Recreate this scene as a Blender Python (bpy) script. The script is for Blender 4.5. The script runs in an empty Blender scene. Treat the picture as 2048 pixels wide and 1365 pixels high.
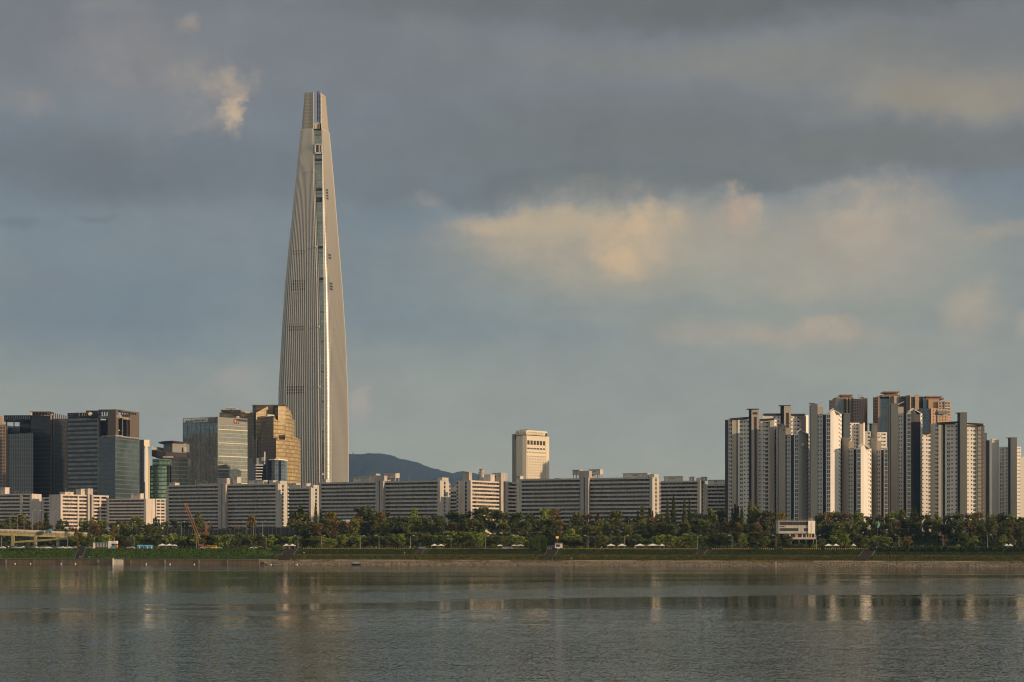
import bpy, math, random
from mathutils import Vector
R = math.radians
random.seed(7)
sc = bpy.context.scene
COL = sc.collection
F = 3700.0          # focal length in pixels of a 2048 px wide picture
H = 10.6            # eye height over the river
HZ = 1090.0         # horizon row
# ------------------------------------------------------------------ camera
cd = bpy.data.cameras.new('camera'); cam = bpy.data.objects.new('camera', cd); COL.objects.link(cam)
cam.location = (0, 0, H); cam.rotation_euler = (R(90), 0, 0)
cd.sensor_width = 36; cd.lens = 36 * F / 2048
cd.shift_y = (HZ - 682.5) / 2048
cd.clip_start = 1; cd.clip_end = 60000
sc.camera = cam
sc.render.engine = 'CYCLES'
sc.cycles.use_denoising = True; sc.cycles.filter_width = 1.1
sc.cycles.max_bounces = 6; sc.cycles.diffuse_bounces = 2; sc.cycles.glossy_bounces = 3
sc.cycles.transparent_max_bounces = 8; sc.cycles.volume_bounces = 0
sc.cycles.caustics_reflective = False; sc.cycles.caustics_refractive = False
vs = sc.view_settings
vs.view_transform = 'Standard'; vs.look = 'None'; vs.gamma = 1; vs.use_curve_mapping = False
vs.exposure = 0.15
# ------------------------------------------------------------------ light
SUN_AZ, SUN_EL = R(22), R(11)      # azimuth measured from +X towards the camera
S = Vector((math.cos(SUN_AZ) * math.cos(SUN_EL), -math.sin(SUN_AZ) * math.cos(SUN_EL), math.sin(SUN_EL)))
ld = bpy.data.lights.new('sun', 'SUN'); ld.energy = 4.0; ld.angle = R(0.5); ld.color = (1.0, 0.70, 0.43)
sun = bpy.data.objects.new('sun', ld); COL.objects.link(sun)
sun.rotation_euler = S.to_track_quat('Z', 'Y').to_euler()

def srgb(r, g, b):
    f = lambda c: (c / 255 / 12.92) if c / 255 <= 0.04045 else ((c / 255 + 0.055) / 1.055) ** 2.4
    return (f(r), f(g), f(b))

class NT:
    def __init__(s, tree): s.t = tree; s.n = tree.nodes; s.l = tree.links
    def new(s, ty, **kw):
        n = s.n.new(ty)
        for k, v in kw.items(): setattr(n, k, v)
        return n
    def put(s, sock, v):
        if isinstance(v, bpy.types.NodeSocket): s.l.new(v, sock)
        else:
            if hasattr(sock, 'default_value'):
                dv = sock.default_value
                if hasattr(dv, '__len__') and len(dv) == 4 and hasattr(v, '__len__') and len(v) == 3: v = (*v, 1)
                sock.default_value = v
    def m(s, op, a, b=0.0, c=0.0):
        n = s.new('ShaderNodeMath', operation=op)
        s.put(n.inputs[0], a); s.put(n.inputs[1], b); s.put(n.inputs[2], c); return n.outputs[0]
    def vm(s, op, a, b=(0, 0, 0)):
        n = s.new('ShaderNodeVectorMath', operation=op)
        s.put(n.inputs[0], a)
        if op == 'SCALE': s.put(n.inputs['Scale'], b)
        else: s.put(n.inputs[1], b)
        return n.outputs['Value'] if op in ('LENGTH', 'DOT_PRODUCT') else n.outputs[0]
    def mix(s, f, a, b, blend='MIX'):
        n = s.new('ShaderNodeMix', data_type='RGBA', blend_type=blend)
        s.put(n.inputs[0], f); s.put(n.inputs[6], a); s.put(n.inputs[7], b); return n.outputs[2]
    def mr(s, v, a, b, c=0.0, d=1.0, smooth=True):
        n = s.new('ShaderNodeMapRange', interpolation_type='SMOOTHSTEP' if smooth else 'LINEAR')
        for i, x in enumerate((v, a, b, c, d)): s.put(n.inputs[i], x)
        return n.outputs[0]
    def comb(s, x, y, z=0.0):
        n = s.new('ShaderNodeCombineXYZ'); s.put(n.inputs[0], x); s.put(n.inputs[1], y); s.put(n.inputs[2], z); return n.outputs[0]
    def sep(s, v):
        n = s.new('ShaderNodeSeparateXYZ'); s.put(n.inputs[0], v); return n.outputs
    def noise(s, v, scale=1.0, detail=4.0, rough=0.5, out=0, dist=0.0):
        n = s.new('ShaderNodeTexNoise'); s.put(n.inputs['Vector'], v); s.put(n.inputs['Scale'], scale)
        s.put(n.inputs['Detail'], detail); s.put(n.inputs['Roughness'], rough); s.put(n.inputs['Distortion'], dist)
        return n.outputs[out]

world = bpy.data.worlds.new('World'); sc.world = world; world.use_nodes = True
W = NT(world.node_tree); W.n.clear()
STR = 0.1
bg = W.new('ShaderNodeBackground'); wo = W.new('ShaderNodeOutputWorld'); W.l.new(bg.outputs[0], wo.inputs[0])
bg.inputs[1].default_value = STR
sky = W.new('ShaderNodeTexSky', sky_type='NISHITA'); sky.sun_disc = False
sky.sun_elevation = SUN_EL; sky.sun_rotation = math.atan2(S.x, S.y)
sky.altitude = 20; sky.air_density = 1.0; sky.dust_density = 1.5; sky.ozone_density = 1.5
tc = W.new('ShaderNodeTexCoord'); D = tc.outputs['Generated']
dx, dy, dz = W.sep(D)
az = W.m('ARCTAN2', dx, dy); el = W.m('ARCSINE', dz)
# direction on the sky dome: hundreds of (1/37 rad) steps, u = bearing, v = height
U = W.m('MULTIPLY', az, 37.0); V = W.m('MULTIPLY', el, 37.0)
P = W.comb(U, V)
Pst = W.comb(W.m('MULTIPLY', U, 0.55), V)
n1 = W.noise(Pst, 0.45, 6, 0.6, 1); n2 = W.noise(P, 1.6, 6, 0.62, 1)
warp = W.vm('ADD', W.vm('SCALE', W.vm('SUBTRACT', n1, (.5, .5, .5)), 1.3), W.vm('SCALE', W.vm('SUBTRACT', n2, (.5, .5, .5)), 0.5))
PW = W.vm('ADD', P, warp)
n3 = W.noise(P, 1.1, 7, 0.62); n4 = W.noise(Pst, 0.35, 5, 0.55)
def k(c): r, g, b = srgb(*c); return (r / STR, g / STR, b / STR)
ramp = W.new('ShaderNodeValToRGB'); cr = ramp.color_ramp
vv = W.m('DIVIDE', V, 12.0); W.l.new(vv, ramp.inputs[0])
stops = [(0.0, (167, 163, 139)), (0.09, (160, 160, 141)), (0.25, (146, 151, 142)), (0.42, (120, 132, 139)), (0.58, (110, 122, 134)),
         (0.75, (111, 117, 127)), (1.0, (110, 113, 121))]
while len(cr.elements) < len(stops): cr.elements.new(0.5)
for e, (p, c) in zip(cr.elements, stops): e.position = p; e.color = (*[x * STR for x in k(c)], 1)
base = W.vm('SCALE', ramp.outputs[0], 1 / STR)
col = W.mix(0.06, base, sky.outputs[0])
col = W.mix(W.mr(n4, 0.35, 0.65, 0.0, 0.35), col, k((128, 130, 132)))
PW2 = W.vm('ADD', PW, W.vm('SCALE', W.vm('SUBTRACT', W.noise(P, 2.6, 6, .65, 1), (.5, .5, .5)), .8))
def blob(px, py, rx, ry, c, s, hard=0.0, tex=0.0, det=False):
    """soft patch of cloud on the dome"""
    global col
    cu, cv = (px - 1024) / 100, (HZ - py) / 100
    q = W.vm('DIVIDE', W.vm('SUBTRACT', PW2 if det else PW, (cu, cv, 0)), (rx / 100, ry / 100, 1))
    q = W.vm('MULTIPLY', q, (1, 1, 0))
    m_ = W.mr(W.vm('LENGTH', q), hard, 1.0, s, 0.0)
    if tex: m_ = W.m('MULTIPLY', m_, W.mr(n3, 0.5 - 0.18 / tex, 0.5 + 0.12 / tex, 0.15, 1.0))
    col = W.mix(m_, col, k(c))
BL = [
 # broad tones
 (230, 640, 560, 190, (107, 121, 133), .8), (700, 560, 330, 200, (116, 127, 134), .7), (250, 350, 560, 95, (103, 110, 118), .9, .2), (620, 330, 380, 150, (107, 115, 124), .75),
 (820, 150, 520, 120, (112, 117, 123), .7), (1500, 30, 1100, 80, (98, 102, 105), .95, .2), (950, 30, 420, 70, (103, 107, 114), .8), (300, 20, 400, 50, (106, 110, 119), .7), (1600, 150, 800, 70, (124, 125, 124), .9, .2), (1900, 120, 330, 60, (112, 114, 116), .7),
 (1880, 225, 330, 75, (143, 136, 122), .85, .1), (1430, 230, 420, 45, (116, 118, 118), .6), (1250, 300, 700, 125, (106, 112, 115), .95, .2), (1800, 320, 680, 80, (108, 112, 113), .95, .2), (1150, 375, 420, 40, (99, 107, 111), .9, .2), (1520, 368, 340, 28, (105, 111, 113), .8, .1), (820, 370, 260, 50, (106, 114, 121), .8, .2),
 (830, 650, 260, 60, (114, 127, 134), .8), (1500, 560, 850, 200, (146, 149, 139), .9, .1), (1200, 612, 520, 30, (128, 138, 140), .6, .1), (1050, 665, 380, 40, (122, 134, 139), .6), (1750, 720, 560, 80, (150, 149, 140), .7),
 # lit cloud bank
 (1220, 490, 460, 150, (154, 149, 137), .95, .1), (1180, 485, 380, 105, (172, 158, 138), .9, .1, .9, True), (1130, 445, 280, 45, (178, 163, 139), .7, .1), (1290, 465, 130, 75, (204, 176, 138), .9, .1, .7, True), (1240, 520, 80, 45, (202, 174, 136), .9, .1, .6),
 (985, 445, 150, 48, (180, 163, 140), .8, .1, .6), (1430, 480, 260, 120, (155, 150, 139), .8, .0), (1480, 425, 75, 55, (186, 160, 136), .9, .1, .6, True), (1700, 500, 320, 160, (157, 151, 141), .9, .1), (1740, 450, 190, 100, (168, 156, 141), .9, .1, .9, True), (1690, 410, 70, 22, (132, 134, 134), .8), (1610, 570, 80, 55, (164, 154, 140), .7, 0, .5),
 (1540, 668, 360, 42, (166, 154, 139), .95, .1, .4), (1660, 655, 120, 28, (176, 160, 140), .8, 0, .6), (1930, 640, 95, 85, (168, 157, 140), .9, .2, .5), (2040, 670, 45, 34, (172, 160, 140), .8), (1960, 495, 130, 26, (156, 149, 138), .7),
 # left side cloud
 (100, 100, 330, 150, (110, 114, 123), .85, .1), (270, 150, 230, 130, (130, 129, 132), .85, 0, .7), (420, 190, 120, 75, (146, 140, 137), .85, 0, .8, True), (478, 240, 34, 60, (186, 166, 143), 1.0, .2, .5, True), (462, 185, 70, 28, (160, 149, 138), .85, 0, .6, True), (430, 265, 70, 40, (140, 135, 134), .6, 0, .6, True),
 (70, 250, 80, 45, (142, 137, 134), .8, 0, .6), (375, 80, 34, 25, (156, 145, 138), .8, 0, .5), (580, 12, 60, 24, (148, 142, 138), .7, 0, .6), (230, 50, 90, 50, (134, 134, 136), .7, 0, .6), (850, 395, 60, 22, (146, 143, 138), .7, 0, .5), (470, 785, 78, 60, (152, 149, 145), .95, .1, .5, True), (460, 765, 40, 28, (156, 148, 144), .8, 0, .4),
 (718, 812, 36, 38, (170, 157, 147), .95, .2, .4, True), (708, 850, 26, 22, (150, 148, 143), .6), (1290, 905, 40, 14, (156, 154, 146), .6), (1190, 770, 50, 10, (148, 150, 144), .5), (100, 570, 140, 24, (116, 124, 134), .6), (60, 460, 80, 26, (94, 106, 120), .7, 0, .4), (195, 445, 60, 15, (98, 107, 118), .6), (350, 700, 300, 40, (118, 132, 140), .5),
]
for b in BL: blob(*b)
# brighter, warmer sky round the low sun (behind the camera, to the right)
gl = W.vm('DOT_PRODUCT', D, tuple(S))
col = W.mix(W.mr(gl, 0.55, 1.0, 0.0, 0.85), col, tuple(x * 10 for x in (0.75, 0.52, 0.28)))
# clearer, brighter blue-grey overhead and behind
# fine billow texture through all the cloud
fb_ = W.noise(Pst, 1.9, 7, 0.68); fb2_ = W.noise(P, .8, 6, .6)
col = W.vm('SCALE', col, W.m('ADD', .79, W.m('ADD', W.m('MULTIPLY', fb_, .20), W.m('MULTIPLY', fb2_, .23))))
col = W.vm('MULTIPLY', col, (1.055, 1.02, .95))
col = W.mix(W.mr(dz, 0.30, 0.36, 0.0, 0.8), col, k((104, 112, 118)))
col = W.mix(W.mr(dz, 0.55, 0.85, 0.0, 0.97), col, k((250, 250, 246)))
col = W.mix(W.mr(dy, 0.1, -0.5, 0.0, 0.5), col, k((185, 178, 165)))
W.l.new(col, bg.inputs[0])
# ------------------------------------------------------------------ helpers
def X_(px, Y): return (px - 1024) * Y / F
def Z_(py, Y): return H + (HZ - py) * Y / F
def pt(px, Y): return Vector((X_(px, Y), Y))
ORG = {}
def thing(name, label, cat, loc=(0, 0, 0), group=None, kind=None):
    o = bpy.data.objects.new(name, None); COL.objects.link(o); o.location = loc
    o.empty_display_size = 1
    tag(o, label, cat, group, kind); ORG[o.name] = Vector(loc); return o
def tag(o, label=None, cat=None, group=None, kind=None):
    if label: o['label'] = label
    if cat: o['category'] = cat
    if group: o['group'] = group
    if kind: o['kind'] = kind
    return o
class MB:
    def __init__(s): s.v = []; s.f = []; s.uv = []; s.mi = []
    def face(s, pts, m=0, uv=None):
        i = len(s.v); s.v += [tuple(p) for p in pts]; s.f.append(tuple(range(i, i + len(pts)))); s.mi.append(m)
        s.uv += uv if uv else [(p[0], p[1]) for p in pts]
    def prism(s, poly, z0, z1, m=0, mt=None, bottom=False, u0=0.0):
        """poly: ccw list of (x, y) seen from above; z0/z1 a number or one per vertex"""
        n = len(poly); mt = m if mt is None else mt
        a = z0 if hasattr(z0, '__len__') else [z0] * n; b = z1 if hasattr(z1, '__len__') else [z1] * n
        u = u0
        for i in range(n):
            j = (i + 1) % n; p, q = poly[i], poly[j]; L = math.hypot(q[0] - p[0], q[1] - p[1])
            if L > 1e-6:
                s.face([(p[0], p[1], a[i]), (q[0], q[1], a[j]), (q[0], q[1], b[j]), (p[0], p[1], b[i])], m,
                       [(u, a[i]), (u + L, a[j]), (u + L, b[j]), (u, b[i])])
            u += L
        s.face([(p[0], p[1], z) for p, z in zip(poly, b)], mt)
        if bottom: s.face([(p[0], p[1], z) for p, z in reversed(list(zip(poly, a)))], mt)
    def box(s, x0, x1, y0, y1, z0, z1, m=0): s.prism([(x0, y0), (x1, y0), (x1, y1), (x0, y1)], z0, z1, m, bottom=True)
    def fbox(s, fr, a0, a1, b0, b1, z0, z1, m=0, mt=None, bottom=True):
        """box in a frame fr = (origin, along, back)"""
        o, t, k_ = fr
        P_ = [o + t * a + k_ * b for a, b in ((a0, b0), (a1, b0), (a1, b1), (a0, b1))]
        s.prism([(p.x, p.y) for p in P_], z0, z1, m, mt, bottom)
    def tube(s, pts, r, n=6, m=0):
        """pts list of Vector; r number or list"""
        rr = r if hasattr(r, '__len__') else [r] * len(pts)
        rings = []
        for i, p in enumerate(pts):
            d = (pts[min(i + 1, len(pts) - 1)] - pts[max(i - 1, 0)]).normalized()
            a = d.cross(Vector((0, 0, 1)) if abs(d.z) < .9 else Vector((1, 0, 0))).normalized(); b = d.cross(a)
            rings.append([p + (a * math.cos(2 * math.pi * q / n) + b * math.sin(2 * math.pi * q / n)) * rr[i] for q in range(n)])
        for A, B in zip(rings, rings[1:]):
            for q in range(n): s.face([A[q], A[(q + 1) % n], B[(q + 1) % n], B[q]], m)
        s.face(rings[0][::-1], m); s.face(rings[-1], m)
    def mesh(s, name, mats, org=Vector((0, 0, 0)), smooth=False):
        me = bpy.data.meshes.new(name)
        me.from_pydata([(x - org.x, y - org.y, z - org.z) for x, y, z in s.v], [], s.f)
        ul = me.uv_layers.new(name='UVMap'); flat = [c for p in s.uv for c in p]; ul.data.foreach_set('uv', flat)
        for m_ in (mats if isinstance(mats, (list, tuple)) else [mats]): me.materials.append(m_)
        me.polygons.foreach_set('material_index', s.mi)
        if smooth: me.polygons.foreach_set('use_smooth', [True] * len(s.f))
        me.update(); return me
    def build(s, name, mats, parent=None, smooth=False, label=None, kind=None):
        org = ORG.get(parent.name, Vector((0, 0, 0))) if parent else Vector((0, 0, 0))
        o = bpy.data.objects.new(name, s.mesh(name, mats, org, smooth)); COL.objects.link(o)
        if parent: o.parent = parent; ORG[o.name] = org
        if label: o['label'] = label
        if kind: o['kind'] = kind
        return o
def link(name, me, parent, loc=(0, 0, 0)):
    o = bpy.data.objects.new(name, me); COL.objects.link(o); o.parent = parent; o.location = loc
    if parent: ORG[o.name] = ORG.get(parent.name, Vector((0, 0, 0)))
    return o
# ------------------------------------------------------------------ materials
def mat(name):
    m = bpy.data.materials.new(name); m.use_nodes = True; n = NT(m.node_tree); b = n.n['Principled BSDF']; return m, n, b
def paint(name, c, var=0.12, rough=0.75, stain=0.25, scale=0.35, spec=0.3):
    m, n, b = mat(name)
    g = n.new('ShaderNodeNewGeometry').outputs['Position']
    a = n.noise(g, scale, 5, 0.6)
    x, y, z = n.sep(g)
    st = n.noise(n.comb(n.m('MULTIPLY', x, .9), n.m('MULTIPLY', y, .9), n.m('MULTIPLY', z, .06)), 0.9, 4, 0.6)
    f = n.m('ADD', n.m('MULTIPLY', n.m('SUBTRACT', a, .5), var * 2), 1.0)
    f = n.m('MULTIPLY', f, n.mr(st, 0.35, 0.62, 1.0 - stain, 1.0))
    n.put(b.inputs['Base Color'], n.vm('SCALE', c, f)); b.inputs['Roughness'].default_value = rough
    b.inputs['Specular IOR Level'].default_value = spec
    return m
def facade(name, cw, ch, mw, mh, glass, frame, metal=0.7, rough=0.12, var=0.35, sp=0.0, spc=None, tilt=0.02, frough=0.4, blot=0.0, lines=None):
    """curtain wall in metres: u along the wall, v = height"""
    m, n, b = mat(name)
    uv = n.new('ShaderNodeUVMap').outputs[0]; u, v, _ = n.sep(uv)
    a = n.m('DIVIDE', u, cw); c = n.m('DIVIDE', v, ch)
    fa, fc = n.m('FRACT', a), n.m('FRACT', c)
    cell = n.comb(n.m('FLOOR', a), n.m('FLOOR', c))
    wn = n.new('ShaderNodeTexWhiteNoise', noise_dimensions='2D'); n.put(wn.inputs[0], cell)
    r = wn.outputs['Value']
    band = n.noise(n.comb(n.m('MULTIPLY', u, .02), n.m('FLOOR', c)), 1.3, 3, .7)
    f = n.m('ADD', 1 - var * .9, n.m('ADD', n.m('MULTIPLY', r, var), n.m('MULTIPLY', band, var * .9)))
    gc = n.vm('SCALE', glass, f)
    if blot:
        pos = n.new('ShaderNodeNewGeometry').outputs['Position']
        gc = n.mix(n.mr(n.noise(pos, 0.03, 4, .6), .42, .62, 0, blot), gc, tuple(x * .35 for x in glass))
    isf = n.m('MAXIMUM', n.m('LESS_THAN', fa, mw / cw), n.m('LESS_THAN', fc, mh / ch))
    if sp: gc = n.mix(n.m('LESS_THAN', fc, sp), gc, spc)
    if lines: isf = n.m('MAXIMUM', isf, n.m('LESS_THAN', n.m('FRACT', n.m('DIVIDE', v, lines[0])), lines[1]))
    n.put(b.inputs['Base Color'], n.mix(isf, gc, frame))
    gm = n.m('MULTIPLY', n.m('SUBTRACT', 1.0, isf), metal)
    if sp: gm = n.m('MULTIPLY', gm, n.m('SUBTRACT', 1.0, n.m('MULTIPLY', n.m('LESS_THAN', fc, sp), .6)))
    n.put(b.inputs['Metallic'], gm)
    n.put(b.inputs['Roughness'], n.m('ADD', rough, n.m('MULTIPLY', isf, frough - rough)))
    N = n.new('ShaderNodeNewGeometry').outputs['Normal']
    rv = n.vm('SUBTRACT', wn.outputs['Color'], (.5, .5, .5))
    n.put(b.inputs['Normal'], n.vm('NORMALIZE', n.vm('ADD', N, n.vm('SCALE', rv, tilt))))
    return m
def glassm(name, c, metal=0.5, rough=0.08):
    m, n, b = mat(name)
    oi = n.new('ShaderNodeObjectInfo').outputs['Random']
    pos = n.new('ShaderNodeNewGeometry').outputs['Position']
    q = n.noise(pos, 0.45, 2, .5)
    f = n.m('ADD', 0.45, n.m('ADD', n.m('MULTIPLY', oi, .6), n.m('MULTIPLY', q, .6)))
    n.put(b.inputs['Base Color'], n.vm('SCALE', c, f)); b.inputs['Metallic'].default_value = metal; b.inputs['Roughness'].default_value = rough
    return m
M = {}
M['cream'] = paint('cream_paint', (.60, .53, .46)); M['creamgrey'] = paint('cream_grey_paint', (.52, .485, .43))
M['pier'] = paint('pier_paint', (.45, .41, .38)); M['dimwall'] = paint('gallery_back_wall', (.16, .14, .12), .25)
M['white'] = paint('white_paint', (.80, .76, .69), .05, stain=.08); M['gable'] = paint('ribbed_grey_paint', (.50, .485, .44), .05, stain=.06)
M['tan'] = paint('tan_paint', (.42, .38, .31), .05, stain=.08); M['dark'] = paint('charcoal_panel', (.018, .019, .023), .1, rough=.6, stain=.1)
M['greywin'] = paint('unlit_side_grey', (.50, .49, .47), .06, stain=.1); M['maroon'] = paint('maroon_panel', (.075, .052, .045), .1, stain=.1)  # greywin: white side walls greyed in colour because they stand unlit
M['roof'] = paint('roof_dark', (.05, .042, .04), .2, rough=.8); M['hotel'] = paint('cream_stone', (.68, .61, .47), .05, stain=.08, rough=.5)
M['peach'] = paint('brown_stone', (.42, .27, .16), .08, stain=.12); M['brownst'] = paint('dark_brown_stone', (.26, .185, .13), .08, stain=.12)
M['concrete'] = paint('concrete', (.30, .26, .20), .25, stain=.45, scale=.2); M['rust'] = paint('orange_steel', (.27, .115, .05), .15)
M['metal'] = paint('galvanised_steel', (.30, .29, .27), .1, rough=.5); M['yellow'] = paint('yellow_paint', (.75, .42, .04), .05, stain=.1)
M['black'] = paint('black_rubber', (.015, .015, .016), .1); M['tent'] = paint('white_canvas', (.70, .67, .60), .04, stain=.05)
M['blue'] = paint('blue_tarpaulin', (.10, .30, .45), .2); M['teal'] = paint('teal_paint', (.09, .22, .20), .1)
M['orange'] = paint('orange_paint', (.75, .22, .04), .05); M['red'] = paint('brick_red_paint', (.30, .05, .035), .1); M['green'] = paint('green_tarpaulin', (.03, .16, .03), .15)
M['bronze'] = paint('bronze_cladding', (.135, .105, .082), .08, rough=.45, stain=.1); M['greysteel'] = paint('grey_cladding', (.20, .205, .20), .08, rough=.5, stain=.1)
M['navy'] = paint('navy_panel', (.02, .018, .05), .1); M['olive'] = paint('olive_girder_paint', (.33, .30, .14), .15)
M['win'] = glassm('dark_window', (.07, .075, .08)); M['wing'] = glassm('green_window', (.20, .24, .20), .5); M['winb'] = glassm('balcony_window', (.11, .12, .115), .55)
M['person_skin'] = paint('skin', (.45, .28, .20), .05); M['cloth_w'] = paint('light_cloth', (.7, .68, .64), .05); M['cloth_d'] = paint('dark_cloth', (.04, .045, .07), .1)
for nm, c in (('carw', (.75, .74, .72)), ('cars', (.35, .36, .37)), ('carb', (.03, .03, .035)), ('carblue', (.05, .10, .22))):
    m, n, b = mat(nm + '_car_paint'); b.inputs['Base Color'].default_value = (*c, 1); b.inputs['Roughness'].default_value = .25; b.inputs['Coat Weight'].default_value = .5
    M[nm] = m
M['dimwall'] = facade('gallery_doors', 3.1, 2.65, .35, .3, (.17, .155, .135), (.09, .08, .07), 0.0, .6, .9, tilt=0.0)  # door pattern kept dark in colour for the shade inside the galleries
# ------------------------------------------------------------------ terrain: w = distance inland from the waterline
SL = 0.28; V0 = 945.0
PR = [(-6, -1.2), (0, 0.0), (3, .9), (6.5, 1.9), (8, 2.3), (14, 4.9), (25, 5.2), (35, 8.1), (150, 8.3), (176, 15.2), (215, 15.2), (240, 13.2), (9e9, 13.2)]
PL = [(-6, -1.2), (.9, -1.0), (1.3, 2.5), (3, 2.6), (6.5, 2.7), (8, 2.8), (14, 3.3), (25, 8.2), (35, 8.2), (150, 8.3), (176, 15.2), (215, 15.2), (240, 13.2), (9e9, 13.2)]
def interp(t, x):
    if x <= t[0][0]: return t[0][1]
    for (a, p), (b, q) in zip(t, t[1:]):
        if x <= b: return p + (q - p) * (x - a) / (b - a)
    return t[-1][1]
def vof(X, Y): return Y + SL * max(-600, min(600, X))
def Yw(w, X): return V0 + w - SL * max(-600, min(600, X))
def gz(X, Y=None, w=None):
    if w is None: w = vof(X, Y) - V0
    f = min(1, max(0, (-128 - X) / 14)); return interp(PL, w) * f + interp(PR, w) * (1 - f)
XS = [-9000, -5000, -3000, -1800, -1200, -900, -700, -600] + list(range(-500, 501, 10)) + [600, 700, 900, 1200, 1800, 3000, 5000, 9000]
def sheet(name, ws, m, ymax=12400):
    mb = MB()
    for a, b in zip(XS, XS[1:]):
        for p, q in zip(ws, ws[1:]):
            Q = []
            for x, w in ((a, p), (b, p), (b, q), (a, q)):
                y = min(Yw(w, x), ymax) if w < 5000 else ymax
                Q.append((x, y, gz(x, w=w)))
            mb.face(Q)
    o = mb.build(name, m); o['kind'] = 'structure'; return o
def ground_mat(name, cols, sc_=.15, bump=.6, voro=None):
    m, n, b = mat(name); g = n.new('ShaderNodeNewGeometry').outputs['Position']
    a = n.noise(g, sc_, 6, .65); c2 = n.noise(g, sc_ * 7, 4, .7)
    c = n.mix(n.mr(a, .35, .65), cols[0], cols[1]); c = n.mix(n.mr(c2, .45, .7), c, cols[2])
    h = c2
    if voro:
        vt = n.new('ShaderNodeTexVoronoi'); n.put(vt.inputs['Vector'], g); vt.inputs['Scale'].default_value = voro
        c = n.mix(n.mr(vt.outputs['Distance'], .2, .75), c, tuple(x * .25 for x in cols[0])); h = vt.outputs['Distance']
        c = n.mix(.5, c, n.vm('MULTIPLY', c, n.mix(.6, (1, 1, 1), vt.outputs['Color'])))
    n.put(b.inputs['Base Color'], c); b.inputs['Roughness'].default_value = .95; b.inputs['Specular IOR Level'].default_value = .1
    bp = n.new('ShaderNodeBump'); bp.inputs['Strength'].default_value = bump; bp.inputs['Distance'].default_value = .3
    n.put(bp.inputs['Height'], h); n.put(b.inputs['Normal'], bp.outputs[0]); return m
sheet('shore', [-6, 0, .9, 1.3, 3, 6.5, 7.2], ground_mat('shore_stones', ((.27, .20, .135), (.19, .145, .10), (.34, .27, .19)), .2, .8, 1.1))
sheet('beach', [7.2, 8, 9.2], ground_mat('dry_sand', ((.30, .225, .13), (.16, .14, .07), (.10, .10, .04)), .12, .3))
sheet('river_bank', [9.2, 11, 14, 25, 30, 35], ground_mat('bank_grass_soil', ((.018, .034, .010), (.030, .036, .012), (.022, .042, .010)), .08))
sheet('ground', [35, 60, 100, 150, 176, 215, 240, 400, 700, 9999], ground_mat('park_ground', ((.05, .055, .02), (.07, .06, .035), (.035, .045, .018)), .05))
# road on the levee crest
rb = MB()
for a, b in zip(XS, XS[1:]):
    if a >= -600 and b <= 600: rb.face([(x, Yw(w, x), 15.2 + .006) for x, w in ((a, 184), (b, 184), (b, 207), (a, 207))])
rd = rb.build('road', ground_mat('asphalt', ((.05, .05, .05), (.06, .058, .055), (.045, .045, .045)), .3, .1)); rd['kind'] = 'structure'
pb = MB()
for a, b in zip(XS, XS[1:]):
    if a >= -500 and b <= 500: pb.face([(x, Yw(w, x), gz(x, w=w) + .02) for x, w in ((a, 38), (b, 38), (b, 43), (a, 43))])
pa = pb.build('path', ground_mat('path_paving', ((.22, .18, .15), (.18, .15, .13), (.25, .21, .17)), .3, .1)); pa['kind'] = 'structure'
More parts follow.
